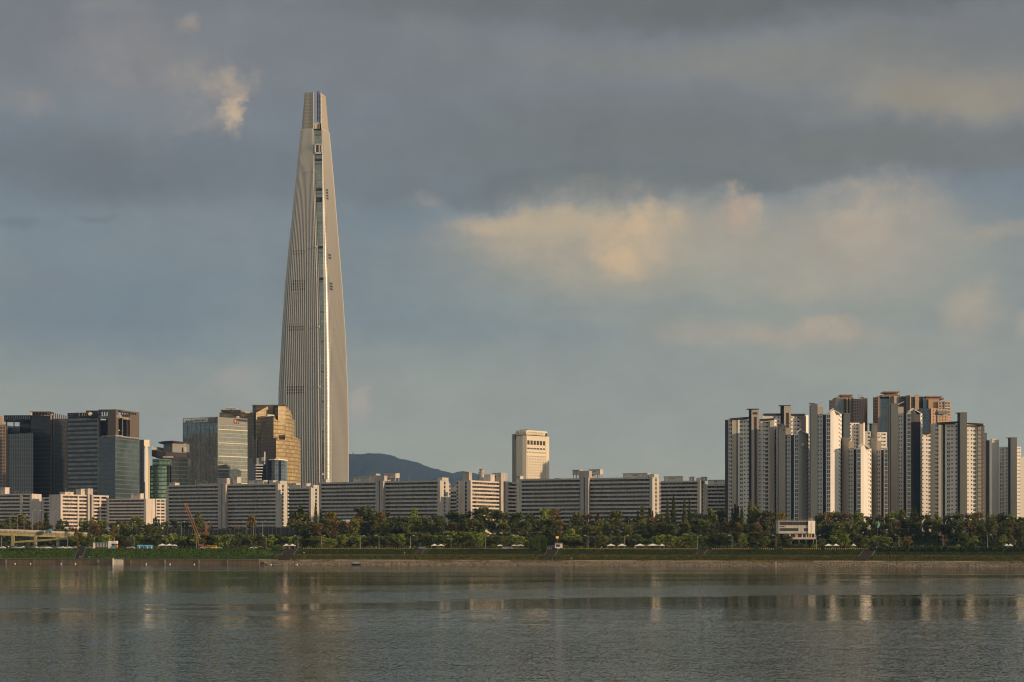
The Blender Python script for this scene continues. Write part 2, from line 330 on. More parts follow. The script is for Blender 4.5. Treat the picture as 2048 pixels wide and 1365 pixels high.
# ------------------------------------------------------------------ water
def water_mat():
    m, n, b = mat('river_water')
    g = n.new('ShaderNodeNewGeometry').outputs['Position']; x, y, z = n.sep(g)
    # wind patches: long, lying across the view
    pa = n.noise(n.comb(n.m('MULTIPLY', x, .0045), n.m('MULTIPLY', y, .016)), 1.0, 4, .55, dist=.6)
    pb_ = n.noise(n.comb(n.m('MULTIPLY', x, .012), n.m('MULTIPLY', y, .05), 3.0), 1.0, 4, .6)
    calm = n.mr(n.m('ADD', pa, n.m('MULTIPLY', n.m('SUBTRACT', pb_, .5), .35)), .47, .56)
    def slope(sx, sy, amp, det, off):
        c_ = n.noise(n.comb(n.m('MULTIPLY', x, sx), n.m('MULTIPLY', y, sy), off), 1.0, det, .55, out=1)
        return n.vm('SCALE', n.vm('SUBTRACT', c_, (.5, .5, .5)), amp)
    sl = n.vm('ADD', slope(.22, .40, .10, 2, 0), n.vm('ADD', slope(1.6, 2.0, .26, 2, 7), slope(4.5, 4.0, .55, 2, 13)))
    # ruffled wind lanes between calmer reaches
    wv = n.m('MULTIPLY', n.m('SUBTRACT', pa, .5), 260.0); yy = n.m('ADD', n.m('ADD', y, wv), n.m('MULTIPLY', n.m('SUBTRACT', pb_, .5), 90.0))
    cen = n.mr(x, -60.0, 120.0, 345.0, 480.0); wid = n.mr(x, -60.0, 120.0, 62.0, 80.0)
    lane = n.mr(n.m('ABSOLUTE', n.m('SUBTRACT', yy, cen)), n.m('MULTIPLY', wid, .8), wid, 1.0, 0.0)
    lane3 = n.m('MULTIPLY', n.mr(n.m('ABSOLUTE', n.m('SUBTRACT', n.m('ADD', y, n.m('MULTIPLY', wv, .15)), n.m('ADD', 720.0, n.m('MULTIPLY', x, -.35)))), 10.0, 16.0, 1.0, 0.0), n.mr(x, -190.0, -150.0, 0.0, 1.0))
    near = n.mr(yy, 275.0, 215.0, 0.0, 1.0)
    amp = n.m('ADD', .17, n.m('ADD', n.m('MULTIPLY', n.m('MAXIMUM', lane, lane3), .80), n.m('ADD', n.m('MULTIPLY', near, 1.05), n.m('ADD', n.m('MULTIPLY', calm, .24), n.mr(y, 690.0, 860.0, 0.0, .42)))))
    sl = n.vm('MULTIPLY', n.vm('SCALE', sl, amp), (1, 1, 0))
    n.put(b.inputs['Normal'], n.vm('NORMALIZE', n.vm('ADD', sl, (0, 0, 1))))
    b.inputs['Base Color'].default_value = (.018, .031, .025, 1)
    b.inputs['Roughness'].default_value = .04
    b.inputs['IOR'].default_value = 1.333; b.inputs['Specular IOR Level'].default_value = .40
    return m
wb = MB(); wb.face([(-9000, -300, 0), (9000, -300, 0), (9000, 1500, 0), (-9000, 1500, 0)])
wa = wb.build('river', water_mat()); wa['kind'] = 'structure'
# ------------------------------------------------------------------ hills
def hill(name, prof, Y, depth, m):
    rnd = random.Random(3); mb = MB(); N = len(prof)
    tab = [(p, q) for p, q in prof]
    xs = [tab[0][0] + (tab[-1][0] - tab[0][0]) * i / 260 for i in range(261)]
    rows = 14; grid = []
    for r in range(rows + 1):
        t = r / rows; line = []
        for i, px in enumerate(xs):
            X = X_(px, Y); zt = Z_(interp(tab, px), Y)
            s = math.sin(t * math.pi * .5) ** .8 if t <= 1 else 1
            j = (rnd.random() - .5) * 7 + (26 * math.sin(i * .09 + r * .5) + 16 * math.sin(i * .23 - r * .7)) * (1 - t)
            line.append((X, Y - depth * (1 - t), max(13, 13 + (zt - 13) * s + j)))
        grid.append(line)
    back = [(p[0], p[1] + depth, 13) for p in grid[-1]]; grid.append(back)
    for A, B in zip(grid, grid[1:]):
        for i in range(len(xs) - 1): mb.face([A[i], A[i + 1], B[i + 1], B[i]])
    o = mb.build(name, m, smooth=True); o['kind'] = 'structure'; return o
hm = ground_mat('wooded_hillside', ((.012, .018, .014), (.018, .024, .017), (.009, .013, .011)), .004, .5)  # hillside colour darkened to carry the cloud shade over it
hill('hill', [(100, 1000), (350, 960), (560, 915), (620, 905), (697, 911), (715, 912), (738, 913), (745, 910), (765, 910), (785, 912), (800, 918), (835, 926), (860, 937), (890, 945), (905, 948), (935, 955), (1000, 985), (1040, 1005)], 12000, 2800, hm)
hill('hill', [(780, 1010), (880, 960), (915, 945), (925, 943), (945, 946), (965, 952), (985, 957), (1015, 963), (1040, 968), (1095, 960), (1115, 957), (1135, 962), (1180, 975), (1500, 1000), (2300, 1010)], 13000, 700, hm)
rt = thing('mountain_mast', 'small grey mast station on the mountain ridge beside the tall tower', 'mast', (X_(706, 11980), 11980, Z_(913, 11980)))
b_ = MB(); b_.box(rt.location.x - 6, rt.location.x + 6, 11970, 11986, rt.location.z - 20, rt.location.z + 20); b_.box(rt.location.x - 2, rt.location.x + 2, 11974, 11979, rt.location.z + 20, rt.location.z + 34)
b_.build('mast', M['metal'], rt); b_ = MB(); b_.box(rt.location.x + 20, rt.location.x + 60, 11970, 11986, rt.location.z - 25, rt.location.z + 3); b_.build('station_hut', M['metal'], rt)
# ------------------------------------------------------------------ air
hb = MB(); hb.box(-9800, 9800, -500, 14600, -4, 900)
hz = hb.build('haze', []); hz['kind'] = 'stuff'
hmz = bpy.data.materials.new('air'); hmz.use_nodes = True; hn = hmz.node_tree; hn.nodes.clear()
pv = hn.nodes.new('ShaderNodeVolumePrincipled'); ho = hn.nodes.new('ShaderNodeOutputMaterial')
pv.inputs['Color'].default_value = (.36, .60, 1.0, 1); pv.inputs['Density'].default_value = 3.0e-5; pv.inputs['Anisotropy'].default_value = 0.1
hn.links.new(pv.outputs[0], ho.inputs['Volume']); hz.data.materials.append(hmz)
# ------------------------------------------------------------------ gallery-access slab blocks
def frame(A, B):
    t = (B - A).normalized(); n_ = Vector((-t.y, t.x))
    if n_.y < 0: n_ = -n_
    return (A, t, n_, (B - A).length)
def s_at(fr, px, back=0.0):
    """distance along the front line whose picture column is px"""
    o = fr[0] + fr[2] * back; k_ = (px - 1024) / F; d = fr[1]
    return (k_ * o.y - o.x) / (d.x - k_ * d.y)
def slab(label, pxL, YL, pxR, YR, ytopR, nfl=15, g=13.0, pitch=2.65, depth=12.5, wall='cream', piers=(), stairs=(), houses=(), endslots=True, pierw=1.9, group='long apartment slabs along the levee', slots_end=(.42, .60), roofbits=6, seed=1):
    A, B = pt(pxL, YL), pt(pxR, YR); fr = frame(A, B); L = fr[3]; f3 = fr[:3]
    zt = Z_(ytopR, YR); rnd = random.Random(seed)
    T = thing('apartment_slab', label, 'apartment block', (A.x, A.y, g), group)
    w = M[wall]
    body = MB()
    stops = sorted([0.0, L] + [x for s in list(piers) + list(stairs) for x in (s_at(fr, s[0]), s_at(fr, s[1]))])
    p0 = [(0, pierw)] + [(s_at(fr, s[0]), s_at(fr, s[1])) for s in piers] + [(L - pierw, L)]
    body.fbox(f3, 0, L, 1.5, depth, g - 4, zt, 0)                      # main mass behind the gallery
    for a, b in p0: body.fbox(f3, a, b, -.15, 1.5, g - 4, zt + .05, 0)
    body.fbox(f3, -.1, L + .1, -.18, 1.502, zt - 1.0, zt + .12, 0)
    body.build('wall', [w], T)
    z = zt - 1.0; fl = 0
    solid = p0 + [(s_at(fr, s[0]), s_at(fr, s[1])) for s in stairs]
    while z > g + 1 and fl < nfl:
        # opening of this floor is z-1.35 .. z, parapet below it
        pb_ = MB(); zp = z - 1.40 - 1.25
        pb_.fbox(f3, .05, L - .05, -.10, .05, max(zp, g - 3), z - 1.40, 0)
        pb_.fbox(f3, .05, L - .05, .05, 1.498, zp + .02, zp + .20, 0)
        pb_.build('gallery_parapet', [w], T)
        wn = MB(); a = 2.2
        while a < L - 3:
            if rnd.random() < .93 and not any(p - .3 < a < q + .3 for p, q in solid):
                ww = rnd.choice((1.0, 1.3, 2.2)); wn.fbox(f3, a, a + ww, 1.42, 1.52, zp + (.2 if ww < 1.1 else 1.1), z - .25, 0)
            a += rnd.choice((1.7, 2.4, 3.1))
        if wn.v: wn.build('gallery_window_row', [M['win']], T)
        dk = MB(); dk.fbox(f3, pierw, L - pierw, 1.46, 1.50, zp + .22, z - .02, 0); dk.build('gallery_back_wall', [M['dimwall']], T)  # dark sheet puts the recess shade into the wall colour
        z -= pitch; fl += 1
    for s in stairs:        # (px0, px1, ytop)
        a, b = s_at(fr, s[0], -1.5), s_at(fr, s[1], -1.5); c = a + (b - a) * .42; d_ = a + (b - a) * .60
        st = MB(); zs = Z_(s[2], YR) if s[2] else zt + 1
        st.fbox(f3, a, c, -1.6, 4, g - 4, zt + .4, 0); st.fbox(f3, d_, b, -2.6, 4, g - 4, zt + .4, 0)
        st.fbox(f3, c, d_, .6, 4, g - 4, zt + .4, 0)
        o = st.build('stair_tower', [M['pier']], T)
        if s[2]:
            hd = MB(); hd.fbox(f3, a - .3, b + .3, -1.7, 6, zt + .4, zs, 0); hd.build('stair_head', [M['pier']], T)
        sl = MB(); z = zt - 1.2
        while z > g + 2: sl.fbox(f3, c + .02, d_ - .02, .5, .62, z - 1.3, z, 0); z -= pitch
        sl.build('stair_window', [M['win']], o)
    for hs in houses:       # rooftop boxes (px0, px1, ytop, back, stilts)
        bk = hs[3]; a, b = s_at(fr, hs[0], bk), s_at(fr, hs[1], bk); yy = fr[0].y + fr[1].y * a + fr[2].y * bk
        zz = Z_(hs[2], yy); hb_ = MB(); z0 = zt + .1 + (2.4 if len(hs) > 4 and hs[4] else 0)
        hb_.fbox(f3, a, b, bk, bk + 5.5, z0, zz, 0); hb_.fbox(f3, a - .25, b + .25, bk - .25, bk + 5.75, zz, zz + .3, 0)
        if z0 > zt + 1:
            for q in (a + .3, (a + b) / 2, b - .7):
                hb_.fbox(f3, q, q + .4, bk + .2, bk + .6, zt + .1, z0, 0); hb_.fbox(f3, q, q + .4, bk + 4.8, bk + 5.2, zt + .1, z0, 0)
        o = hb_.build('rooftop_tank_house', [M[hs[5] if len(hs) > 5 else wall]], T)
        v_ = MB(); v_.fbox(f3, a + (b - a) * .4, a + (b - a) * .6, bk - .06, bk + .1, zz - 1.3, zz - .8, 0); v_.build('vent', [M['win']], o)
    for q in range(roofbits):   # antennas
        a = rnd.uniform(3, L - 3); p = fr[0] + fr[1] * a + fr[2] * rnd.uniform(3, 8); am = MB(); hh = rnd.uniform(1.5, 4)
        am.tube([Vector((p.x, p.y, zt)), Vector((p.x, p.y, zt + hh))], .06, 4)
        am.tube([Vector((p.x - .7, p.y, zt + hh * .9)), Vector((p.x + .7, p.y, zt + hh * .9))], .05, 4)
        am.build('antenna', [M['metal']], T)
    if endslots:            # gable end: a slot of dark openings and stepped balconies
        e0, e1 = slots_end; ef = (fr[0] + fr[1] * L, fr[2], -fr[1])
        es = MB(); z = zt - .6; bal = MB()
        while z > g + 2:
            es.fbox(ef, depth * e0, depth * e1, -.12, .2, z - 1.9, z, 0)
            bal.fbox((fr[0], fr[1], fr[2]), L - 1.6, L + .35, depth, depth + 1.3, z - 2.3, z - 1.1, 0)
            z -= pitch
        es.build('end_window', [M['win']], T); bal.build('balcony_stack', [w], T)
        tp = MB(); tp.fbox(ef, depth * .25, depth * .95, 0.02, 3.5, zt + .12, zt + 2.2, 0); tp.build('end_stair_head', [w], T)
    return T, fr, zt
slab('pale slab block behind the curved overpass, stair pier raised above its roof', -30, 1372, 64, 1358, 988, 9, 13, 2.65, 12, 'cream', piers=((40, 45),), houses=((0, 10, 976, 0), ), endslots=False, seed=2, group=None)
# its blank gable end wall
def plain(name, label, cat, segs, mats, g=13, group=None): pass
T, fr, zt = slab('narrow pale slab showing between the dark office tower and the sunlit cream block', 84, 1420, 112, 1412, 995, 9, 13, 2.65, 11, 'cream', piers=((100, 105),), endslots=False, seed=3, roofbits=1, group=None)
slab('sunlit cream block with stacked corner balconies standing in front of the dark towers', 121, 1340, 217, 1378, 992, 9, 13, 2.65, 12, 'cream', piers=((155, 158), (199, 202)), stairs=((176, 185, 979),), houses=((162, 176, 979, 1), (130, 147, 985, 3)), endslots=False, seed=4, roofbits=3, group=None)
slab('long pale block whose plain gable and arched balconies face the overpass side', 213, 1500, 292, 1490, 998, 9, 13, 2.6, 12, 'cream', houses=((262, 281, 988, 2),), endslots=False, seed=5, roofbits=2, group=None)
slab('long grey slab block directly below the glass office tower and behind the orange crane', 333, 1352, 556, 1312, 968, 14, 13, 2.66, 12.5, 'creamgrey', stairs=((436, 453, 955),), houses=((338, 350, 967, 4), (395, 437, 969, 3), (466, 474, 955, 3), (497, 527, 962, 4), (538, 546, 962, 5)), seed=6)
slab('short grey slab set back between the two longest slabs at the foot of the tall tower', 566, 1395, 622, 1382, 976, 10, 13, 2.66, 12.5, 'creamgrey', houses=((575, 592, 968, 3), (605, 613, 968, 4)), seed=7, roofbits=2)
slab('long grey slab block in front of the tall tapering tower, two pink roof houses', 638, 1293, 880, 1249, 961.5, 14, 13, 2.66, 12.5, 'creamgrey', stairs=((751, 768, 950),), houses=((642, 652, 960, 4), (706, 724, 955, 4), (725, 738, 954, 5), (738, 752, 949, 3), (768, 791, 948, 3, 1)), seed=8)
slab('small grey slab half hidden behind the end balconies of the long slab by the mountain', 895, 1352, 922, 1345, 981, 10, 13, 2.66, 12, 'creamgrey', houses=((899, 914, 971, 3),), endslots=False, seed=9, roofbits=1)
TC, FC, ZC = slab('sunlit cream slab with peach roof houses left of the white hotel tower', 941, 1282, 1036, 1330, 966, 11, 13, 2.66, 12, 'cream', stairs=((1002, 1014, 948),), houses=((981, 1001, 950, 3), (938, 944, 945, 2, 0, 'tan')), endslots=False, seed=10, roofbits=3)
eC = MB(); zq = ZC - .8
while zq > 16:
    eC.fbox((FC[0], FC[2], FC[1]), 3.2, 4.6, -.14, .1, zq - 1.9, zq, 0); eC.fbox((FC[0], FC[2], FC[1]), 10.6, 11.8, -.12, .1, zq - 1.4, zq - .2, 0); zq -= 2.66
eC.build('end_window', [M['win']], TC)
slab('longest grey slab block in front of the white hotel tower, roof house on stilts', 1038, 1229, 1305, 1190, 955, 14, 13, 2.66, 12.5, 'creamgrey', stairs=((1160, 1178, 940),), houses=((1145, 1159, 941, 3, 1), (1178, 1200, 940, 3, 1), (1246, 1295, 948, 4), (1033, 1040, 953, 4)), seed=11)
slab('grey slab between the longest slab and the first white apartment tower', 1316, 1268, 1400, 1257, 962, 12, 13, 2.66, 12.5, 'creamgrey', houses=((1328, 1361, 954, 3), (1378, 1384, 955, 4), (1402, 1410, 955, 4)), seed=12)
slab('last visible grey slab half hidden behind the first white apartment tower', 1410, 1330, 1480, 1322, 969, 12, 13, 2.66, 12.5, 'creamgrey', houses=((1416, 1447, 961, 3),), endslots=False, seed=13, roofbits=2)

# ------------------------------------------------------------------ chained buildings: a plan line of front walls extruded back and up
def chain(name, label, cat, segs, g=13.0, depth=11, group=None, pitch=2.8, winmax=100):
    """segs: dict(a=(px,Y), b=(px,Y), t=ytop or (ytA,ytB), m=material key or material, part=name, w=[(f0,f1,kind)], d=depth)"""
    a0 = segs[0]['a']; T = thing(name, label, cat, (X_(a0[0], a0[1]), a0[1], g), group)
    cnt = 0; rest = {}; lean = X_(segs[0]['a'][0], 1.0)      # the building's depth axis is turned this much from +Y
    parts = {}
    for sg in segs:
        A = pt(*sg['a']); B = pt(*sg['b']); t = sg['t'] if hasattr(sg['t'], '__len__') else (sg['t'], sg['t'])
        zA, zB = Z_(t[0], A.y), Z_(t[1], B.y); d = sg.get('d', depth); m = M[sg['m']] if isinstance(sg['m'], str) else sg['m']
        z0 = Z_(sg['z'], A.y) if 'z' in sg else g - 3
        key = (sg.get('part', 'wall'), m.name)
        mb, _ = parts.setdefault(key, (MB(), m))
        e = d; yb_ = max(A.y, B.y) + e; mb.prism([(A.x, A.y), (B.x, B.y), (B.x + lean * (yb_ - B.y), yb_), (A.x + lean * (yb_ - A.y), yb_)], z0, [zA, zB, zB, zA])
        fr = frame(A, B); L = fr[3]
        for (f0, f1, kd) in sg.get('w', ()):
            zt = min(zA, zB) - 1.0; hh = {'s': .95, 'b': 1.75, 'g': 2.1, 'm': 1.3, 'w': 2.3}[kd]; mk = {'s': 'win', 'b': 'winb', 'g': 'wing', 'm': 'win', 'w': 'winb'}[kd]
            a, b = L * f0, L * f1; i = 0; me = None
            P0 = fr[0]
            while zt - hh - i * pitch > max(g + 6, z0 + .5):
                z1 = zt - i * pitch
                if kd == 'b' and i < 4: hh2, z1b = 1.1, z1
                else: hh2, z1b = hh, z1
                if cnt < winmax and not (kd == 'b' and i < 4):
                    if me is None:
                        wb_ = MB(); wb_.fbox((P0, fr[1], fr[2]), a, b, -.06, .15, zt - hh, zt, 0)
                        if kd in 'bgw':
                            wb_.fbox((P0, fr[1], fr[2]), a - .12, b + .12, -.16, -.0, zt - hh - .42, zt - hh - .02, 1)
                            wb_.fbox((P0, fr[1], fr[2]), (a + b) / 2 - .06, (a + b) / 2 + .06, -.09, 0, zt - hh, zt, 1)
                        me = wb_.mesh('window', [M[mk], M['white']], T.location)
                    link('window', me, T, (0, 0, -i * pitch)); cnt += 1
                else:
                    r_ = rest.setdefault(mk, MB()); r_.fbox((P0, fr[1], fr[2]), a, b, -.06, .15, z1b - hh2, z1b, 0)
                i += 1
    for (pn, _), (mb, m) in parts.items(): mb.build(pn, [m], T)
    for mk, mb in rest.items():
        o = mb.build('window_field', [M[mk]], T); o['kind'] = 'stuff'
    return T
def extra(T, name, mk, pxa, pxb, Y, yt, yb, d=6.0, sl=0.0, fwd=0.3):
    """a box on a building at picture columns pxa..pxb, rows yt..yb, thickness d"""
    mb = MB(); xa, xb = X_(pxa, Y), X_(pxb, Y); za, zb = Z_(yt, Y), Z_(yb, Y)
    z1 = [za, za + sl, za + sl, za]; z0 = [zb, zb + sl, zb + sl, zb]
    mb.prism([(xa, Y - fwd), (xb, Y - fwd), (xb, Y - fwd + d), (xa, Y - fwd + d)], z0, z1, 0, bottom=True)
    return mb.build(name, [M[mk] if isinstance(mk, str) else mk], T)
def q(a, Ya, b, Yb, t, m, w=(), part='wall', **kw): return dict(a=(a, Ya), b=(b, Yb), t=t, m=m, w=w, part=part, **kw)
TG = 'white apartment towers beyond the levee trees'
# first tower
Y = 1285
T = chain('apartment_tower', 'white apartment tower adjoining the grey slabs, charcoal flank and brown roof edge', 'apartment tower', [
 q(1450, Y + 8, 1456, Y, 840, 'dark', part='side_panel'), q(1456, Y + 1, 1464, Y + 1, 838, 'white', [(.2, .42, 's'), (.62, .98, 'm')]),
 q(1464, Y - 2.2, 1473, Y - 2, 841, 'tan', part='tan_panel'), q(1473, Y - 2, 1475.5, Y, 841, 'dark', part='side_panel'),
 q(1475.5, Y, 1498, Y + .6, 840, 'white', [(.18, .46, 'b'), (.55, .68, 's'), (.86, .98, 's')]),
 q(1498, Y, 1503, Y - 3, 819, 'dark', part='side_panel'), q(1503, Y - 3, 1518, Y - 2.6, 820, 'tan', part='elevator_core'),
 q(1518, Y + 1, 1540, Y + 2, 841, 'white', [(.02, .14, 's'), (.38, .5, 's'), (.56, .82, 'b')]),
 q(1540, Y - 3, 1549, Y - 2.5, 842, 'tan', part='tan_panel'), q(1549, Y - 2.5, 1553, Y + 3, 840, 'white', [(.4, .9, 's')])], group=TG)
extra(T, 'core_slot', 'maroon', 1509, 1513.5, Y - 3.0, 834, 1060, .5, fwd=.12); extra(T, 'roof_canopy', 'greysteel', 1495, 1518.5, Y - 3, 817.6, 818.8, 7, fwd=.6)
extra(T, 'roof', 'roof', 1461, 1498, Y, 837, 840.4, 10, 1.0, 0.8); extra(T, 'roof', 'roof', 1521, 1548, Y, 838.5, 841.4, 10, .6, .8)
extra(T, 'core_vent', 'maroon', 1506, 1515, Y - 3.0, 825, 829, .4, fwd=.12)
# tower behind it
Y = 1335
T = chain('apartment_tower', 'white apartment tower half hidden behind the first one, charcoal panel near its top', 'apartment tower', [
 q(1526, Y, 1561, Y, 831, 'white', [(.62, .7, 's'), (.84, .93, 's')]), q(1561, Y, 1568, Y - 3, 812, 'dark', part='side_panel'),
 q(1568, Y - 3, 1582, Y - 2.6, 814, 'tan', part='elevator_core'), q(1582, Y, 1603, Y + 2, 831, 'white', [(.03, .14, 's'), (.34, .46, 's'), (.55, .8, 'b')]),
 q(1603, Y - 2, 1612, Y - 1, 833, 'dark', part='side_panel'), q(1612, Y - 1, 1617, Y + 5, 831, 'white')], group=TG)
extra(T, 'core_slot', 'maroon', 1573, 1578, Y - 3.0, 826, 1000, .5, fwd=.12); extra(T, 'roof_canopy', 'greysteel', 1559, 1582, Y - 3, 810.4, 811.6, 7, fwd=.6)
extra(T, 'roof', 'roof', 1529, 1561, Y, 827.5, 831.5, 10, fwd=.8); extra(T, 'roof', 'roof', 1583, 1610, Y, 828, 831.5, 10, fwd=.8)
def gable_tower(label, x, Y, s, tcore, tg, gm='gable', c=.6, cut=False, **kw):
    """tower seen on its gable end. x: left px, s: px scale, tcore: top row of the core, tg: row of the gable peak"""
    f = lambda a: x + a * s
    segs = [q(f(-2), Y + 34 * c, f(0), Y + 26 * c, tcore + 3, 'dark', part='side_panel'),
     q(f(0), Y + 24 * c, f(14), Y + 12 * c + 2, tcore, 'tan', part='elevator_core'), q(f(14), Y + 16 * c, f(25), Y + 8 * c + 1, tg + 9, 'greywin', [(.12, .3, 's'), (.55, .75, 's')], 'side_wall'),
     q(f(25), Y + 7, f(31), Y + 3, tg + 9, 'dark', part='side_panel'), q(f(31), Y + 1.6, f(32.3), Y + .8, tg + 7, 'white'),
     q(f(32.3), Y + .8, f(40), Y, (tg + 6.5, tg + 3.5), 'white', [(.05, .92, 'w')]),
     q(f(40), Y, f(46), Y + .8, (tg + 3.5, tg), gm, part='gable_wall'), q(f(46), Y + .8, f(59), Y + 4, (tg, tg + 7), gm, [(.82, .93, 's')] if gm != 'dark' else [], 'gable_wall'),
     q(f(59), Y + 4, f(62.5), Y + 12, tg + 8, 'white', [(.3, .8, 'm')])]
    if cut: segs = segs[:6]
    T = chain('apartment_tower', label, 'apartment tower', segs, group=TG, **kw)
    extra(T, 'roof_canopy', 'greysteel', f(-1), f(9), Y + 20, tcore - 1.6, tcore - .6, 8, fwd=1)
    extra(T, 'roof_canopy', 'tan', f(12), f(26), Y + 12, tcore + 1.5, tcore + 3, 7, 2.2, fwd=1)
    extra(T, 'core_window', 'win', f(9.5), f(12.5), Y + 14, tcore + 8.5, tcore + 12, .6, fwd=.6)
    extra(T, 'roof_wing', 'tan', f(14), f(25), Y + 14, tcore + 6, tg + 9, 8, fwd=.2)
    if cut: return T
    extra(T, 'roof', 'white', f(38.5), f(46), Y, tg + 2.2, tg + 3.8, 9, 2.0 * s, .6)
    extra(T, 'roof', 'white', f(46), f(60), Y + 2, tg - .8, tg + .9, 9, -2.6 * s, .9)
    return T
T = gable_tower('shorter gabled apartment tower with grey gable and white disc beside the white riverside cafe', 1557, 1250, 1.0, 850, 861.5, 'gable', 1.0)  # grey of this gable is its shade put into the colour
dsk = MB(); c_ = Vector((X_(1605.5, 1250), 1249.2 + 2.2 - .5, Z_(889.5, 1251))); ring = [Vector((c_.x + 1.05 * math.cos(a), c_.y, c_.z + 1.05 * math.sin(a))) for a in [i * math.pi / 8 for i in range(16)]]
dsk.face(ring); rb2 = [r_ + Vector((0, .6, 0)) for r_ in ring]; dsk.face(rb2[::-1])
for i in range(16): dsk.face([ring[i], rb2[i], rb2[(i + 1) % 16], ring[(i + 1) % 16]])
dsk.build('round_sign', [M['tent']], T)
gable_tower('tallest gabled white apartment tower with sunlit white gable end', 1621, 1225, 1.0, 808, 820.5, 'white')
gable_tower('small gabled white apartment tower whose gable is sunlit down to the trees', 1684, 1220, .94, 877, 890, 'white')
gable_tower('small apartment tower cut off by the dark gabled tower beside it', 1741, 1228, .86, 876, 891, 'white', cut=True)
gable_tower('tall gabled apartment tower with charcoal gable panel under a white pitched rim', 1782, 1262, 1.0, 808, 819.5, 'dark')
def core_tower(label, x0, Y, xc, wc, tcore, segs, slot=True, **kw):
    T = chain('apartment_tower', label, 'apartment tower', segs + [
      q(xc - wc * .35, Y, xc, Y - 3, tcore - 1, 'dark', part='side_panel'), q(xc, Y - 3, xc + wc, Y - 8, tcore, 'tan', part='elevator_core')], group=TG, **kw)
    if slot: extra(T, 'core_slot', 'maroon', xc + wc * .38, xc + wc * .68, Y - 3.0, tcore + 14, 1060, .5, fwd=.12)
    extra(T, 'roof_canopy', 'greysteel', xc - wc * .4, xc + wc + .5, Y - 3, tcore - 1.9, tcore - .8, 7, fwd=.6)
    extra(T, 'core_vent', 'maroon', xc + 2, xc + wc - 2, Y - 3.0, tcore + 6, tcore + 9, .4, fwd=.12)
    return T
Y = 1428
core_tower('distant white apartment tower with grey panel rising behind the small gabled tower', 1682, Y, 1687, 13, 829, [
 q(1699, Y, 1719, Y + 1, 846, 'white', [(.05, .15, 's'), (.42, .54, 's'), (.62, .85, 'b')]), q(1719, Y - 2, 1727, Y - 1.5, 848, 'tan', part='tan_panel'), q(1727, Y - 1.5, 1729.5, Y + 3, 846, 'white'),
 q(1729.5, Y + 12, 1742, Y + 12, 863, 'greywin', [(.5, .8, 's')])])
Y = 1455
core_tower('distant white apartment tower top showing left of the charcoal gabled tower', 1738, Y, 1743, 12, 849, [q(1755, Y, 1774, Y + 1, 865, 'white', [(.1, .2, 's'), (.42, .54, 's'), (.62, .85, 'b')])])
Y = 1300
T = chain('apartment_tower', 'white sunlit apartment tower wedged between the charcoal gable and the wide end tower', 'apartment tower', [
 q(1843, Y + 3, 1862, Y + 5, 868, 'white', [(.1, .2, 's'), (.50, .62, 's'), (.74, .98, 'b')])], group=TG, depth=14)
extra(T, 'roof', 'maroon', 1844, 1862, Y + 3, 866, 868.3, 12, fwd=.5)
Y = 1250
T = core_tower('wide white apartment tower with brown balcony bay on its outer edge', 1861, Y, 1920, 14, 827, [
 q(1861, Y + 10, 1869, Y + 4, 848, 'gable', part='side_wall'), q(1869, Y + 4, 1877, Y + 1, 847, 'greywin', [(.1, .3, 's'), (.5, .95, 'm')], 'side_wall'),
 q(1877, Y - 1.8, 1886, Y - 1.5, 850, 'tan', part='tan_panel'), q(1886, Y - 1.5, 1890, Y + .5, 850, 'dark', part='side_panel'),
 q(1890, Y, 1915, Y + 1, 849, 'white', [(.16, .40, 'b'), (.50, .62, 's'), (.84, .96, 's')]),
 q(1934, Y + 1, 1955, Y + 2, 849, 'white', [(.05, .14, 's'), (.38, .5, 's'), (.6, .88, 'b')]),
 q(1955, Y + 1, 1966, Y + 4, 851, 'maroon', [(.08, .66, 'g')], 'balcony_bay'), q(1966, Y + 4, 1969, Y + 14, 851, 'maroon', [(.3, .8, 's')], 'balcony_bay')])
extra(T, 'roof', 'roof', 1875, 1915, Y, 845.5, 849.4, 10, .8, 1); extra(T, 'roof', 'roof', 1936, 1966, Y, 846, 849.6, 10, -.6, 1); extra(T, 'roof', 'white', 1934, 1969.5, Y - .3, 849, 850.6, 3, fwd=.6)
Y = 1440
core_tower('farther white apartment tower with rounded gable at the edge of the cluster', 1968, Y, 2021, 13, 877, [
 q(1969, Y + 22, 1974, Y + 20, 866, 'tan'), q(1972, Y + 8, 1979, Y + 2, 881, 'dark', part='side_panel'), q(1979, Y + 1, 1984, Y, (880, 878), 'white', part='gable_wall'),
 q(1984, Y, 1991, Y + 1, (878, 877), 'gable', part='gable_wall'), q(1991, Y + 1, 1998, Y + 2, (877, 881), 'gable', part='gable_wall'),
 q(1998, Y + 2, 2010, Y + 3, 894, 'white', [(.15, .75, 'g')]), q(2010, Y + 3, 2021, Y + 3, 894, 'white', [(.15, .32, 's'), (.6, .8, 's')]),
 q(2034, Y, 2042, Y + 1, 894, 'white', [(.15, .35, 's'), (.6, .8, 's')])], slot=False, pitch=2.8)
chain('apartment_tower', 'grey gabled apartment tower cut by the edge of the view', 'apartment tower', [
 q(2040, 1400, 2052, 1404, (918, 911), 'gable', part='gable_wall'), q(2052, 1404, 2066, 1408, (911, 918), 'gable', part='gable_wall')], group=TG)
